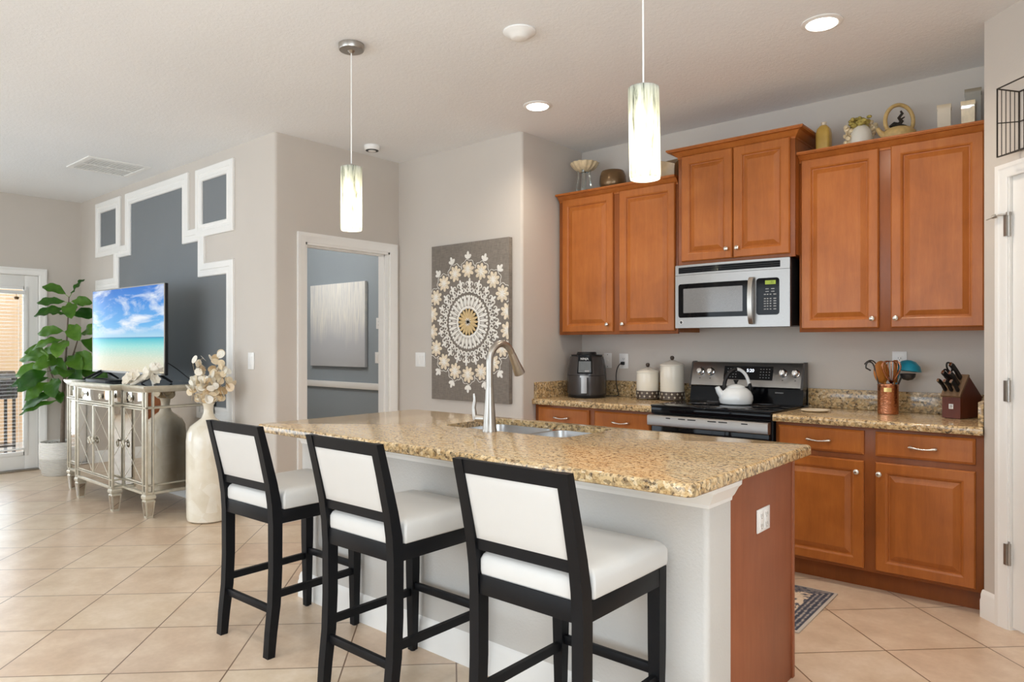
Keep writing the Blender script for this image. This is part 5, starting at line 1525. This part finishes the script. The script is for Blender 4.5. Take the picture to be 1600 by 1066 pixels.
for R_, k_, sc_, a0_, flip in ((0.245, 18, 0.9, 0.1, 1), (0.295, 20, 1.0, 0.26, -1)):
    for x, z, a in ringpts(R_, k_, a0_):
        for sg in (-1, 1):
            pts = []
            for i in range(15):
                t = i/14*1.75*pi
                rr = 0.0215*sc_*(1-0.45*i/14)
                cxx = x+0.0225*sc_*sg*(-sin(a)); czz = z+0.0225*sc_*sg*cos(a)
                aa_ = a+(0 if flip > 0 else pi)+sg*(t+0.3)
                pts.append((cxx+rr*cos(aa_), CY-0.0015, czz+rr*sin(aa_)))
            tube(bm, pts, [0.0052*(1-0.5*abs(i/14-0.35)) for i in range(15)], 6)
        petal(bm, x, z, a, 0.045, 0.022)
        for da in (-0.6, 0.6): petal(bm, x-0.012*cos(a), z-0.012*sin(a), a+da, 0.034, 0.014)
clip(bm); obj('scroll_pattern', bm, M_pw, cv)
bm = B()
for x, z, a in ringpts(0.118, 26, 0.05):
    petal(bm, x, z, a, 0.092, 0.030, 0.006)
    ball(bm, (MX+0.198*cos(a+pi/26), CY-0.001, MZ+0.198*sin(a+pi/26)), (0.011, 0.004, 0.011), 8, 6)
for i in range(26):
    a = 2*pi*i/26+0.05+pi/26
    petal(bm, MX+0.122*cos(a), MZ+0.122*sin(a), a, 0.05, 0.010, 0.003)
lathe(bm, [(0.104, CY-0.0002), (0.114, CY-0.004), (0.124, CY-0.0002)], (MX, 0, MZ), 60, 'y')
obj('white_petal_pattern', bm, M_pw, cv)
bm = B()
for x, z, a in ringpts(0.028, 18): petal(bm, x, z, a, 0.078, 0.028, 0.006)
for x, z, a in ringpts(0.020, 18, pi/18): petal(bm, x, z, a, 0.05, 0.016, 0.004)
obj('gold_petal_pattern', bm, M_pgd, cv)
bm = B()
for x, z, a in ringpts(0.012, 10): petal(bm, x, z, a, 0.022, 0.007, 0.007)
obj('centre_star_pattern', bm, M_pw, cv)

# canvas in the blue-grey room
n = N('white_drip_painting')
gx = n.coord(); sepc = n.new('ShaderNodeSeparateXYZ'); n.link(gx, sepc.inputs[0])
drp = n.noise(n.map(gx, (60, 1, 3)), 1.0, 4, 0.7)
hgt_ = n.math('ADD', n.math('MULTIPLY', sepc.outputs['Z'], 1.3), n.math('MULTIPLY', n.noise(n.map(gx, (6, 1, 1)), 1.5, 2), 0.5))
sel = n.math('MULTIPLY', n.ramp(hgt_, [(0.62, (0, 0, 0)), (0.95, (1, 1, 1))]), n.ramp(drp, [(0.35, (0.2, 0.2, 0.2)), (0.6, (1, 1, 1))]))
n.base(n.mix(sel, srgb(196, 199, 203), srgb(236, 234, 226))); n.set(Roughness=0.7)
cv2 = thing('drip_painting', 'pale grey and white drip painting in the blue-grey room', 'wall art', (-3.32, 0.05, 1.07))
bm = B(); box(bm, -3.83, -2.815, 0.012, 0.049, 1.07, 2.0, 0.003); obj('canvas', bm, n.m, cv2)
fxl = thing('added_room_lamp', 'unseen round ceiling lamp added to light the blue-grey room', 'ceiling light', (-3.3, -1.3, HC))  # hidden lamp added to brighten the room beyond the doorway
bm = B(); lathe(bm, [(0.001, HC-0.0005), (0.17, HC-0.0005), (0.17, HC-0.02), (0.001, HC-0.02)], (-3.3, -1.3, 0), 32); obj('base', bm, M_white, fxl)
bm = B(); lathe(bm, [(0.16, HC-0.02), (0.155, HC-0.05), (0.1, HC-0.08), (0.001, HC-0.09)], (-3.3, -1.3, 0), 32); obj('diffuser', bm, emis('added_lamp_glow', (0.95, 0.97, 1), 4), fxl)
light('added_room_fill', 'POINT', (-3.3, -1.3, HC-0.25), 38, (1.0, 0.99, 0.97), radius=0.12)

# ------------------------------------------------------------------ mirrored sideboard
sb = thing('mirrored_sideboard', 'mirrored breakfront sideboard under the television', 'sideboard', (-3.07, -2.24, 0))
ZB, ZS, ZU = 0.18, 0.835, 0.96       # underside, rail between doors and drawers, top of the carcass
YS, YC, YB = -2.495, -2.575, -1.975   # side-section front, centre-section front, back
XA, XB_, XC_, XD = -3.915, -3.47, -2.665, -2.235
plan = [(XA, YB), (XA, YS), (XB_, YS), (XB_, YC), (XC_, YC), (XC_, YS), (XD, YS), (XD, YB)]
def inset(d): return [tuple(v) for v in offset_poly(plan, d)]
bm = B(); prism(bm, inset(0.012), ZB, ZU); obj('carcass', bm, M_champ, sb)
bm = B()
loft(bm, [[(x, y, z) for x, y in inset(d)] for d, z in ((-0.004, 0.952), (-0.012, 0.962), (-0.024, 0.978), (-0.028, 0.988), (-0.028, 0.998), (-0.022, 1.0))]); tpb = obj('top', bm, M_champ, sb)
bm = B(); prism(bm, inset(0.012), 0.9995, 1.0015); obj('mirror_inlay', bm, M_mirrortop, tpb)
bm = B()
for z0, z1, d in ((ZB-0.004, ZB+0.020, -0.006), (ZS-0.009, ZS+0.009, -0.008), (ZB+0.062, ZB+0.074, -0.004)):
    loft(bm, [[(x, y, z) for x, y in inset(dd)] for dd, z in ((d+0.006, z0), (d, z0+0.004), (d, z1-0.004), (d+0.006, z1))])
obj('rails', bm, M_champ, sb)
def bead(x0, x1, y0, y1):
    bm = B(); box(bm, x0, x1, y0, y1, ZB, ZU, 0.003); obj('corner_bead', bm, M_champ, sb)
for x, y in ((XA, YS), (XB_, YC), (XC_, YC), (XD, YS)):
    sgx = 1 if x < -3.2 else -1
    for off in (0.0, 0.052): bead(x+sgx*off-0.008, x+sgx*off+0.008, y-0.006, y+0.012)
for x in (XA, XD):
    bead(x-0.008, x+0.008, YS+0.045, YS+0.059); bead(x-0.008, x+0.008, YB-0.059, YB-0.045); bead(x-0.008, x+0.008, YB-0.010, YB+0.006)
bm = B()   # mirrored pilaster strips between the beads, end panels, plinth mirrors
for x, y in ((XA, YS), (XB_, YC), (XC_, YC), (XD, YS)):
    sgx = 1 if x < -3.2 else -1
    box(bm, min(x+sgx*0.010, x+sgx*0.042), max(x+sgx*0.010, x+sgx*0.042), y+0.006, y+0.0125, ZB+0.022, ZS-0.01)
    box(bm, min(x+sgx*0.010, x+sgx*0.042), max(x+sgx*0.010, x+sgx*0.042), y+0.006, y+0.0125, ZS+0.012, ZU-0.006)
for X_ in (XA, XD):
    xo = X_-0.0125 if X_ == XD else X_+0.0065
    for y0, y1 in ((YS+0.010, YS+0.042), (YS+0.062, YB-0.062), (YB-0.042, YB-0.010)):
        box(bm, xo, xo+0.006, y0, y1, ZB+0.076, ZS-0.01); box(bm, xo, xo+0.006, y0, y1, ZS+0.012, ZU-0.006); box(bm, xo, xo+0.006, y0, y1, ZB+0.022, ZB+0.060)
for X_ in (XB_, XC_):   # return faces of the breakfront
    xo = X_-0.0125 if X_ == XC_ else X_+0.0065
    box(bm, xo, xo+0.006, YC+0.012, YS-0.008, ZB+0.022, ZS-0.01); box(bm, xo, xo+0.006, YC+0.012, YS-0.008, ZS+0.012, ZU-0.006)
for x0, x1, y in ((XA+0.062, XB_-0.012, YS), (XB_+0.062, XC_-0.062, YC), (XC_+0.012, XD-0.062, YS)):
    box(bm, x0, x1, y+0.006, y+0.0125, ZB+0.022, ZB+0.060)
obj('mirror_panels', bm, M_mirror, sb)
def mdoor(x0, x1, y, side):
    bm = B(); box(bm, x0, x1, y+0.001, y+0.0125, ZB+0.078, ZS-0.012)
    d_ = obj('door', bm, M_mirror, sb)
    bm = B()
    z0, z1 = ZB+0.078, ZS-0.012
    fw = 0.010
    box(bm, x0, x0+fw, y-0.004, y+0.006, z0, z1, 0.002); box(bm, x1-fw, x1, y-0.004, y+0.006, z0, z1, 0.002); box(bm, x0, x1, y-0.004, y+0.006, z0, z0+fw, 0.002); box(bm, x0, x1, y-0.004, y+0.006, z1-fw, z1, 0.002)
    hx = x1 if side > 0 else x0     # the lattice meets at the handle side
    ox = x0 if side > 0 else x1
    zm = (z0+z1)/2
    for zz in (z0, z1): cyl(bm, (ox, y+0.001, zz), (hx, y+0.001, zm), 0.0022, seg=6)
    for zz in (z0, z1): cyl(bm, (hx, y+0.001, zz), (ox, y+0.001, zm), 0.0016, seg=6)
    obj('lattice', bm, M_champ, d_)
    bm = B(); px_ = hx-side*0.032
    lathe(bm, [(0.001, -0.022), (0.012, -0.022), (0.015, -0.016), (0.007, -0.008), (0.006, 0.002)], (px_, y, zm+0.01), 12, 'y')
    tube(bm, [(px_+0.020*cos(t), y-0.020, zm-0.012+0.022*sin(t)) for t in [2*pi*i/18 for i in range(18)]], 0.0055, 8, closed=True)
    obj('ring_pull', bm, M_champ, d_)
def mdrawer(x0, x1, y, knobs):
    bm = B(); box(bm, x0, x1, y-0.001, y+0.0125, ZS+0.013, ZU-0.008, 0.002); d_ = obj('drawer', bm, M_mirror, sb)
    bm = B()
    z0, z1 = ZS+0.013, ZU-0.008
    for a, b, c, e in ((x0, x0+0.008, z0, z1), (x1-0.008, x1, z0, z1), (x0, x1, z0, z0+0.008), (x0, x1, z1-0.008, z1)): box(bm, a, b, y-0.005, y+0.004, c, e, 0.002)
    obj('drawer_frame', bm, M_champ, d_)
    for kx_ in knobs:
        bm = B()
        for j in range(6):
            a = j*pi/3
            ball(bm, (kx_+0.016*cos(a), y-0.016, (z0+z1)/2+0.016*sin(a)), (0.010, 0.006, 0.010), 10, 8)
        ball(bm, (kx_, y-0.020, (z0+z1)/2), (0.009, 0.008, 0.009), 10, 8); cyl(bm, (kx_, y-0.016, (z0+z1)/2), (kx_, y, (z0+z1)/2), 0.005, seg=10)
        obj('flower_knob', bm, M_champ, d_)
xm = (XB_+XC_)/2
mdoor(XB_+0.062, xm-0.002, YC, 1); mdoor(xm+0.002, XC_-0.062, YC, -1)
mdoor(XA+0.062, XB_-0.012, YS, 1); mdoor(XC_+0.012, XD-0.062, YS, -1)
mdrawer(XB_+0.062, XC_-0.062, YC, (xm-0.19, xm+0.19)); mdrawer(XA+0.062, XB_-0.012, YS, ((XA+XB_)/2+0.02,)); mdrawer(XC_+0.012, XD-0.062, YS, ((XC_+XD)/2-0.05,))
for x, y in ((XA+0.03, YS+0.03), (XB_+0.03, YC+0.03), (XC_-0.03, YC+0.03), (XD-0.03, YS+0.03), (XA+0.03, YB-0.035), (XD-0.03, YB-0.035)):
    bm = B()
    loft(bm, [[(x-h, y-h, z), (x+h, y-h, z), (x+h, y+h, z), (x-h, y+h, z)] for h, z in ((0.024, 0.0), (0.024, 0.01), (0.036, 0.13), (0.030, 0.138), (0.040, 0.15), (0.040, 0.166), (0.034, 0.178))])
    lg = obj('leg', bm, M_champ, sb, ang=20)
    bm = B()
    for sx_, sy_ in ((0, -1), (1, 0), (-1, 0)):
        def lp(a, z):
            h = 0.024+(z-0.01)*0.1
            return (x+(a*(h*0.7) if sx_ == 0 else sx_*(h+0.0008)), y+(sy_*(h+0.0008) if sx_ == 0 else a*(h*0.7)), z)
        bm.faces.new([bm.verts.new(v) for v in (lp(-1, 0.018), lp(1, 0.018), lp(1, 0.124), lp(-1, 0.124))])
    obj('mirror_facets', bm, M_mirror, lg)

# television
n = N('beach_screen_picture')
o_ = n.coord(); s3 = n.new('ShaderNodeSeparateXYZ'); n.link(o_, s3.inputs[0])
zz = n.math('DIVIDE', n.math('SUBTRACT', s3.outputs['Z'], 0.088), 0.70)       # 0..1 up the screen
colz = n.ramp(zz, [(0.0, srgb(226, 214, 184)), (0.16, srgb(214, 222, 200)), (0.30, srgb(150, 222, 216)), (0.385, srgb(60, 190, 208)), (0.405, srgb(30, 140, 190)), (0.412, srgb(170, 214, 238)), (0.55, srgb(96, 178, 236)), (0.8, srgb(52, 142, 224)), (1.0, srgb(30, 116, 208))])
cl = n.noise(n.map(o_, (1.2, 1, 4.5), (0, 0.62, 0)), 1.6, 6, 0.6, 0.5)
clm = n.math('MULTIPLY', n.ramp(cl, [(0.47, (0, 0, 0)), (0.66, (1, 1, 1))]), n.ramp(zz, [(0.42, (0, 0, 0)), (0.5, (1, 1, 1))]))
colz = n.mix(clm, colz, srgb(232, 240, 250))
glit = n.math('MULTIPLY', n.ramp(n.noise(n.map(o_, (6, 1, 30)), 5, 4), [(0.5, (0, 0, 0)), (0.7, (0.5, 0.5, 0.5))]), n.ramp(zz, [(0.22, (1, 1, 1)), (0.36, (0, 0, 0))]))
colz = n.mix(glit, colz, srgb(240, 240, 230))
n.base((0.01, 0.01, 0.01)); n.link(colz, n.b.inputs['Emission Color']); n.b.inputs['Emission Strength'].default_value = 0.92; n.set(Roughness=0.15)
M_screen = n.m
TVX, TVY, TVW, TVZ0, TVZ1, TVR = -3.03, -2.335, 1.37, 1.072, 1.79, 0.035
tv = thing('television', 'flat television showing a blue sky beach on the sideboard', 'television', (TVX, TVY, 1.002), TVR)
bm = B(); box(bm, -TVW/2, TVW/2, 0.004, 0.03, 0.070, 0.796, 0.004); box(bm, -TVW/2+0.2, TVW/2-0.2, 0.03, 0.06, 0.09, 0.42, 0.01); obj('housing', bm, M_blackpl, tv, False)
bm = B()
for a, b, c, d_ in ((-TVW/2, -TVW/2+0.008, 0.070, 0.796), (TVW/2-0.008, TVW/2, 0.070, 0.796), (-TVW/2, TVW/2, 0.788, 0.796), (-TVW/2, TVW/2, 0.070, 0.086)): box(bm, a, b, -0.002, 0.0045, c, d_)
obj('bezel', bm, M_steel, tv, False)
bm = B(); box(bm, -TVW/2+0.008, TVW/2-0.008, 0.0, 0.0042, 0.086, 0.788); obj('screen', bm, M_screen, tv, False)
for s_ in (-1, 1):
    bm = B()
    x_ = s_*0.50
    tube(bm, [(x_-0.02, -0.14, 0.006), (x_, -0.02, 0.07), (x_, 0.016, 0.085), (x_, 0.05, 0.07), (x_+0.02, 0.14, 0.006)], [0.008, 0.011, 0.012, 0.011, 0.008], 10)
    tube(bm, [(x_-0.14, -0.03, 0.006), (x_-0.05, 0.0, 0.048), (x_, 0.016, 0.075)], [0.008, 0.010, 0.010], 10)
    obj('stand_foot', bm, M_blackpl, tv, False)
bm = B(); tube(bm, bez((TVW/2-0.25, 0.06, 0.2), (TVW/2-0.05, 0.12, 0.15), (TVW/2+0.0, 0.16, 0.05), (TVW/2+0.12, 0.2, 0.006), 10), 0.004, 8); obj('power_cable', bm, M_blackpl, tv, False)
# small black tray frame in front of the screen
bm = B()
loft(bm, [[(x, y, 1.002+z) for x, y in rrect(-3.40+d, -2.92-d, -2.53+d, -2.37-d, 0.03, 4)] for d, z in ((0.0, 0.001), (0.0, 0.018), (0.004, 0.022), (0.022, 0.022), (0.026, 0.018), (0.026, 0.001))], cap=False, loop=True)
own('sideboard_tray', bm, M_blackpl, 'low black open tray frame lying on the sideboard before the screen', 'tray')
# white shell ornament
so = thing('shell_ornament', 'white shell ornament on the right of the sideboard top', 'ornament', (-2.43, -2.43, 1.002))
bm = B()
for i, (du, dz, sc_, tw) in enumerate(((-0.10, 0.035, 0.9, 0.3), (-0.06, 0.06, 0.9, -0.4), (-0.01, 0.075, 1.0, 0.8), (0.045, 0.105, 0.95, 0.1), (0.085, 0.120, 0.8, -0.6), (0.05, 0.06, 0.8, 1.2), (-0.12, 0.02, 0.6, 0.5), (0.075, 0.03, 0.7, 0.9))):
    t_ = B(); lathe(t_, [(0.001, 0), (0.018, 0.006), (0.042, 0.024), (0.055, 0.048), (0.052, 0.050), (0.035, 0.03), (0.001, 0.012)], (0, 0, 0), 30, wob=lambda a, h: 1+0.12*cos(6*a))
    merge(bm, t_, Matrix.Translation((-2.43, -2.43, 1.002+dz)) @ Matrix.Translation(RV*du) @ Matrix.Rotation(tw+i, 4, 'Z') @ Matrix.Rotation(1.1, 4, 'X') @ Matrix.Scale(sc_, 4))
tube(bm, [Vector((-2.43, -2.43, 1.005))+RV*-0.1, Vector((-2.43, -2.43, 1.05))+RV*-0.02, Vector((-2.43, -2.43, 1.10))+RV*0.06], [0.02, 0.024, 0.02], 10)
tube(bm, [Vector((-2.43, -2.43, 1.005))+RV*0.085, Vector((-2.43, -2.43, 1.09))+RV*0.055], [0.022, 0.016], 10)
obj('shells', bm, plain('white_shell', srgb(236, 228, 212), 0.4, var=0.06, vscale=30), so)

# ------------------------------------------------------------------ floor vase with capiz flowers
fv = thing('floor_vase', 'tall cream mottled bottle vase on the floor beside the sideboard', 'vase', (-1.875, -2.19, 0))
n = N('mottled_capiz'); v1 = n.vor(n.coord(), 11, 'F1', 'Color'); hs = n.new('ShaderNodeSeparateColor'); n.link(v1, hs.inputs[0])
n.base(n.mix(0.5, n.ramp(hs.outputs[0], [(0.0, srgb(222, 212, 192)), (0.5, srgb(234, 226, 208)), (1.0, srgb(240, 236, 226))]), n.ramp(n.noise(n.coord(), 9, 4), [(0.3, srgb(214, 202, 178)), (0.7, srgb(240, 234, 220))]))); n.set(Roughness=0.22)
n.b.inputs['Coat Weight'].default_value = 0.3
bm = B(); lathe(bm, [(0.001, 0.001), (0.13, 0.001), (0.147, 0.012), (0.153, 0.04), (0.156, 0.3), (0.156, 0.60), (0.150, 0.66), (0.128, 0.705), (0.085, 0.738), (0.05, 0.765), (0.036, 0.80), (0.033, 0.83), (0.038, 0.862), (0.048, 0.878), (0.044, 0.878), (0.030, 0.85), (0.028, 0.80), (0.001, 0.79)], (-1.875, -2.19, 0), 44)
obj('body', bm, n.m, fv)
M_cap = []
for nm, c_ in (('pearl_disc', srgb(238, 232, 218)), ('cream_disc', srgb(228, 210, 178)), ('tan_disc', srgb(214, 186, 144))):
    M_cap.append(plain(nm, c_, 0.3, var=0.08, vscale=40, coat=0.3))
FB = Vector((-1.875, -2.19, 0.80))
branches = [(-0.13, 0.02, 0.20), (-0.05, -0.05, 0.40), (0.06, 0.03, 0.42), (0.13, -0.02, 0.36), (0.02, -0.09, 0.24), (-0.13, 0.05, 0.32), (0.14, 0.04, 0.22)]
FW = Vector((-sin(0.7189), cos(0.7189), 0))
for i, (u, v, h) in enumerate(branches):
    t = thing('capiz_flower_stem', 'stem of pearly disc flowers in the tall cream floor vase', 'dried flower', tuple(FB), group='capiz flower stems in the floor vase')
    tipp = FB+RV*u+FW*v+Vector((0, 0, h))
    pts = bez(FB+Vector((0.006*cos(i), 0.006*sin(i), 0)), FB+Vector((0.008*cos(i), 0.008*sin(i), 0.10)), FB+RV*u*0.5+FW*v*0.5+Vector((0, 0, h*0.7)), tipp, 10)
    bm = B(); tube(bm, pts, 0.0022, 6)
    bms = [B(), B(), B()]
    for k_ in range(30):
        f_ = 0.30+0.74*k_/29
        base = pts[min(10, int(f_*10))]
        c_ = base+Vector((rnd(-1, 1), rnd(-1, 1), rnd(-1, 1))).normalized()*rnd(0.015, 0.060)
        if c_.z < 0.90: c_.z = 0.90+rnd(0, 0.04)
        if (c_-tipp).length > 0.02: cyl(bm, base, c_, 0.001, seg=5)
        t_ = B(); rr = rnd(0.024, 0.034)
        lathe(t_, [(0.001, -0.001), (rr, 0.0005), (rr, 0.0018), (0.001, 0.0008)], (0, 0, 0), 14)
        merge(bms[random.choice((0, 0, 1, 1, 2))], t_, Matrix.Translation(c_) @ Matrix.Rotation(rnd(0, 6.3), 4, 'Z') @ Matrix.Rotation(rnd(0.7, 1.6), 4, 'X'))
    obj('stem', bm, M_tan, t)
    for b_, mt, nm in zip(bms, M_cap, ('pearl_petal', 'cream_petal', 'tan_petal')): obj(nm, b_, mt, t)

# ------------------------------------------------------------------ fiddle-leaf fig in a basket pot
PX, PY = -4.80, -2.30
pt_ = thing('fiddle_leaf_fig', 'green fiddle leaf fig in a white woven pot by the patio door', 'potted plant', (PX, PY, 0))
n = N('white_woven_rope'); zc = n.new('ShaderNodeSeparateXYZ'); n.link(n.coord(), zc.inputs[0])
n.base(n.ramp(zc.outputs['Z'], [(0.0, srgb(206, 202, 194)), (0.17, srgb(210, 206, 198)), (0.18, srgb(236, 233, 226)), (0.4, srgb(238, 235, 228))])); n.set(Roughness=0.85)
n.bump(n.math('SINE', n.math('MULTIPLY', zc.outputs['Z'], 420.0)), 0.5, 0.004)
bm = B(); lathe(bm, [(0.001, 0.001), (0.135, 0.001), (0.15, 0.02), (0.172, 0.14), (0.176, 0.26), (0.168, 0.335), (0.160, 0.337), (0.160, 0.27), (0.001, 0.27)], (PX, PY, 0), 40); obj('basket_pot', bm, n.m, pt_)
bm = B()
for i in range(60):
    a = rnd(0, 2*pi); rr = 0.145*math.sqrt(rnd(0, 1))
    ball(bm, (PX+rr*cos(a), PY+rr*sin(a), 0.283+rnd(0, 0.03)), (rnd(.015, .03), rnd(.015, .03), rnd(.01, .018)), 8, 6)
obj('moss', bm, plain('grey_moss', srgb(168, 164, 154), 0.9, var=0.2, vscale=50), pt_)
M_trunk = plain('grey_brown_bark', srgb(112, 98, 84), 0.8, var=0.2, vscale=30)
trunk = [Vector((PX-0.0, PY, 0.27))+RV*0.035, Vector((PX, PY, 0.6))+RV*0.035, Vector((PX, PY, 0.95))+RV*0.05]
br1 = [trunk[2], Vector((PX, PY, 1.2))+RV*0.075, Vector((PX, PY, 1.48))+RV*0.09, Vector((PX, PY, 1.80))+RV*0.10]
br2 = [Vector((PX, PY, 0.72))+RV*0.035, Vector((PX, PY, 0.95))+RV*-0.06, Vector((PX, PY, 1.15))+RV*-0.12]
br3 = [trunk[2], Vector((PX, PY, 1.15))+RV*0.13, Vector((PX, PY, 1.40))+RV*0.20]
def smooth(pts):
    return bez(pts[0], pts[0]+(pts[1]-pts[0])*0.6, pts[-1]-(pts[-1]-pts[-2])*0.6, pts[-1], 12)
bm = B()
tube(bm, smooth(trunk), [0.024-0.008*i/12 for i in range(13)], 10)
for b_ in (br1, br2, br3): tube(bm, smooth(b_), [0.012-0.007*i/12 for i in range(13)], 8)
obj('trunk', bm, M_trunk, pt_)
n = N('fiddle_leaf_green'); lf = n.noise(n.coord(), 5, 3)
oi = n.new('ShaderNodeNewGeometry')
n.base(n.mix(oi.outputs['Random Per Island'], n.ramp(lf, [(0.3, srgb(34, 84, 26)), (0.7, srgb(70, 128, 40))]), n.ramp(lf, [(0.3, srgb(92, 150, 44)), (0.7, srgb(146, 190, 72))]))); n.set(Roughness=0.32)
n.b.inputs['Subsurface Weight'].default_value = 0.0
n.b.inputs['Transmission Weight'].default_value = 0.0
M_leaf = n.m
foliage = B()
def leaf(base, direction, L, Wd, droop, up=Vector((0, 0, 1))):
    d_ = Vector(direction).normalized()
    up = (Vector((0, 0, 1))*rnd(0.25, 0.9)-FW*rnd(0.5, 1.1)+RV*rnd(-0.5, 0.5)).normalized()
    side = d_.cross(up)
    if side.length < 1e-3: side = Vector((1, 0, 0))
    side.normalize()
    nrm = side.cross(d_)
    bm = B()
    rows = []
    n_ = 10
    for i in range(n_+1):
        s_ = i/n_
        wv_ = Wd*(math.sin(pi*min(1, s_*0.98+0.02))**0.75)*(0.62+0.55*s_)*0.5
        cpt = base+d_*L*s_-(up*0.4+Vector((0, 0, 0.6)))*droop*L*s_*s_
        row = []
        for j in range(-3, 4):
            q_ = j/3
            rip = 0.012*math.sin(s_*16+abs(q_)*2)*abs(q_)
            row.append(cpt+side*wv_*q_+nrm*(0.22*wv_*abs(q_)+rip))
        rows.append(row)
    V = [[bm.verts.new(p_) for p_ in r_] for r_ in rows]
    for i in range(n_):
        for j in range(6): bm.faces.new((V[i][j], V[i][j+1], V[i+1][j+1], V[i+1][j]))
    ret = bmesh.ops.solidify(bm, geom=bm.faces[:], thickness=0.0012)
    tube(bm, [base-d_*0.05-up*0.01, base+d_*0.02], 0.003, 6)
    merge(foliage, bm)
def lat(pts, f_):
    s_ = smooth(pts); return s_[min(12, int(f_*12))]
# (anchor branch, fraction, across, away, up, length, width, droop)
LV = [(br1, 1.0, 0.5, 0.1, 0.7, 0.20, 0.10, 0.1), (br1, 1.0, -0.7, -0.2, 0.5, 0.26, 0.11, 0.35), (br1, 0.98, -0.9, 0.1, 0.05, 0.30, 0.10, 0.1), (br1, 0.97, 0.9, -0.2, 0.1, 0.20, 0.11, 0.25),
      (br1, 0.92, 0.3, -0.8, -0.2, 0.22, 0.14, 0.4), (br1, 0.85, -0.9, -0.5, -0.1, 0.28, 0.13, 0.2), (br1, 0.82, -0.3, -0.8, 0.2, 0.22, 0.13, 0.4), (br1, 0.78, 0.8, 0.4, 0.2, 0.24, 0.13, 0.3), (br1, 0.72, 0.5, -0.7, -0.3, 0.22, 0.15, 0.3),
      (br1, 0.62, -0.9, 0.0, 0.1, 0.28, 0.12, 0.25), (br1, 0.55, 0.1, -0.9, -0.1, 0.26, 0.17, 0.5), (br1, 0.5, -0.8, -0.5, -0.05, 0.28, 0.15, 0.3), (br1, 0.42, -0.9, 0.3, -0.1, 0.30, 0.14, 0.3), (br1, 0.38, 0.6, -0.7, -0.1, 0.24, 0.16, 0.4),
      (br3, 1.0, 0.8, -0.4, 0.4, 0.26, 0.15, 0.2), (br3, 0.95, 0.9, -0.1, -0.2, 0.28, 0.16, 0.3), (br3, 0.7, 0.7, -0.6, -0.3, 0.26, 0.17, 0.3), (br3, 0.5, 0.9, -0.3, -0.25, 0.34, 0.22, 0.35), (br3, 0.35, 0.5, -0.8, -0.3, 0.30, 0.20, 0.4),
      (br2, 1.0, -0.6, -0.4, 0.8, 0.28, 0.17, 0.5), (br2, 1.0, -0.9, 0.1, 0.3, 0.28, 0.16, 0.35), (br2, 0.95, 0.2, -0.8, 0.5, 0.28, 0.18, 0.6), (br2, 0.9, -0.9, -0.3, -0.1, 0.28, 0.16, 0.2), (br2, 0.85, 0.5, -0.6, 0.1, 0.28, 0.19, 0.4), (br2, 0.75, -0.4, -0.9, -0.2, 0.28, 0.17, 0.5),
      (br2, 0.65, 0.3, -0.9, -0.2, 0.26, 0.17, 0.4), (br2, 0.6, -0.9, -0.4, -0.1, 0.34, 0.12, 0.12), (br2, 0.5, -0.8, -0.5, -0.4, 0.26, 0.14, 0.3), (br2, 0.25, -0.9, -0.2, -0.25, 0.34, 0.14, 0.25), (br2, 0.1, -0.9, -0.4, -0.2, 0.36, 0.08, 0.2), (br2, 0.4, 0.4, -0.8, -0.3, 0.16, 0.09, 0.3), (br1, 0.3, -0.5, -0.8, 0.2, 0.28, 0.18, 0.5), (br1, 0.2, 0.3, -0.9, 0.1, 0.28, 0.18, 0.5)]
for b_, f_, u, v, z, L, Wd, dp in LV:
    dv = (RV*u+FW*v*0.55+Vector((0, 0, z))).normalized()
    leaf(lat(b_, f_)+dv*0.04, dv, L*1.02, Wd*1.12, dp)
obj('foliage', foliage, M_leaf, pt_, ang=60)
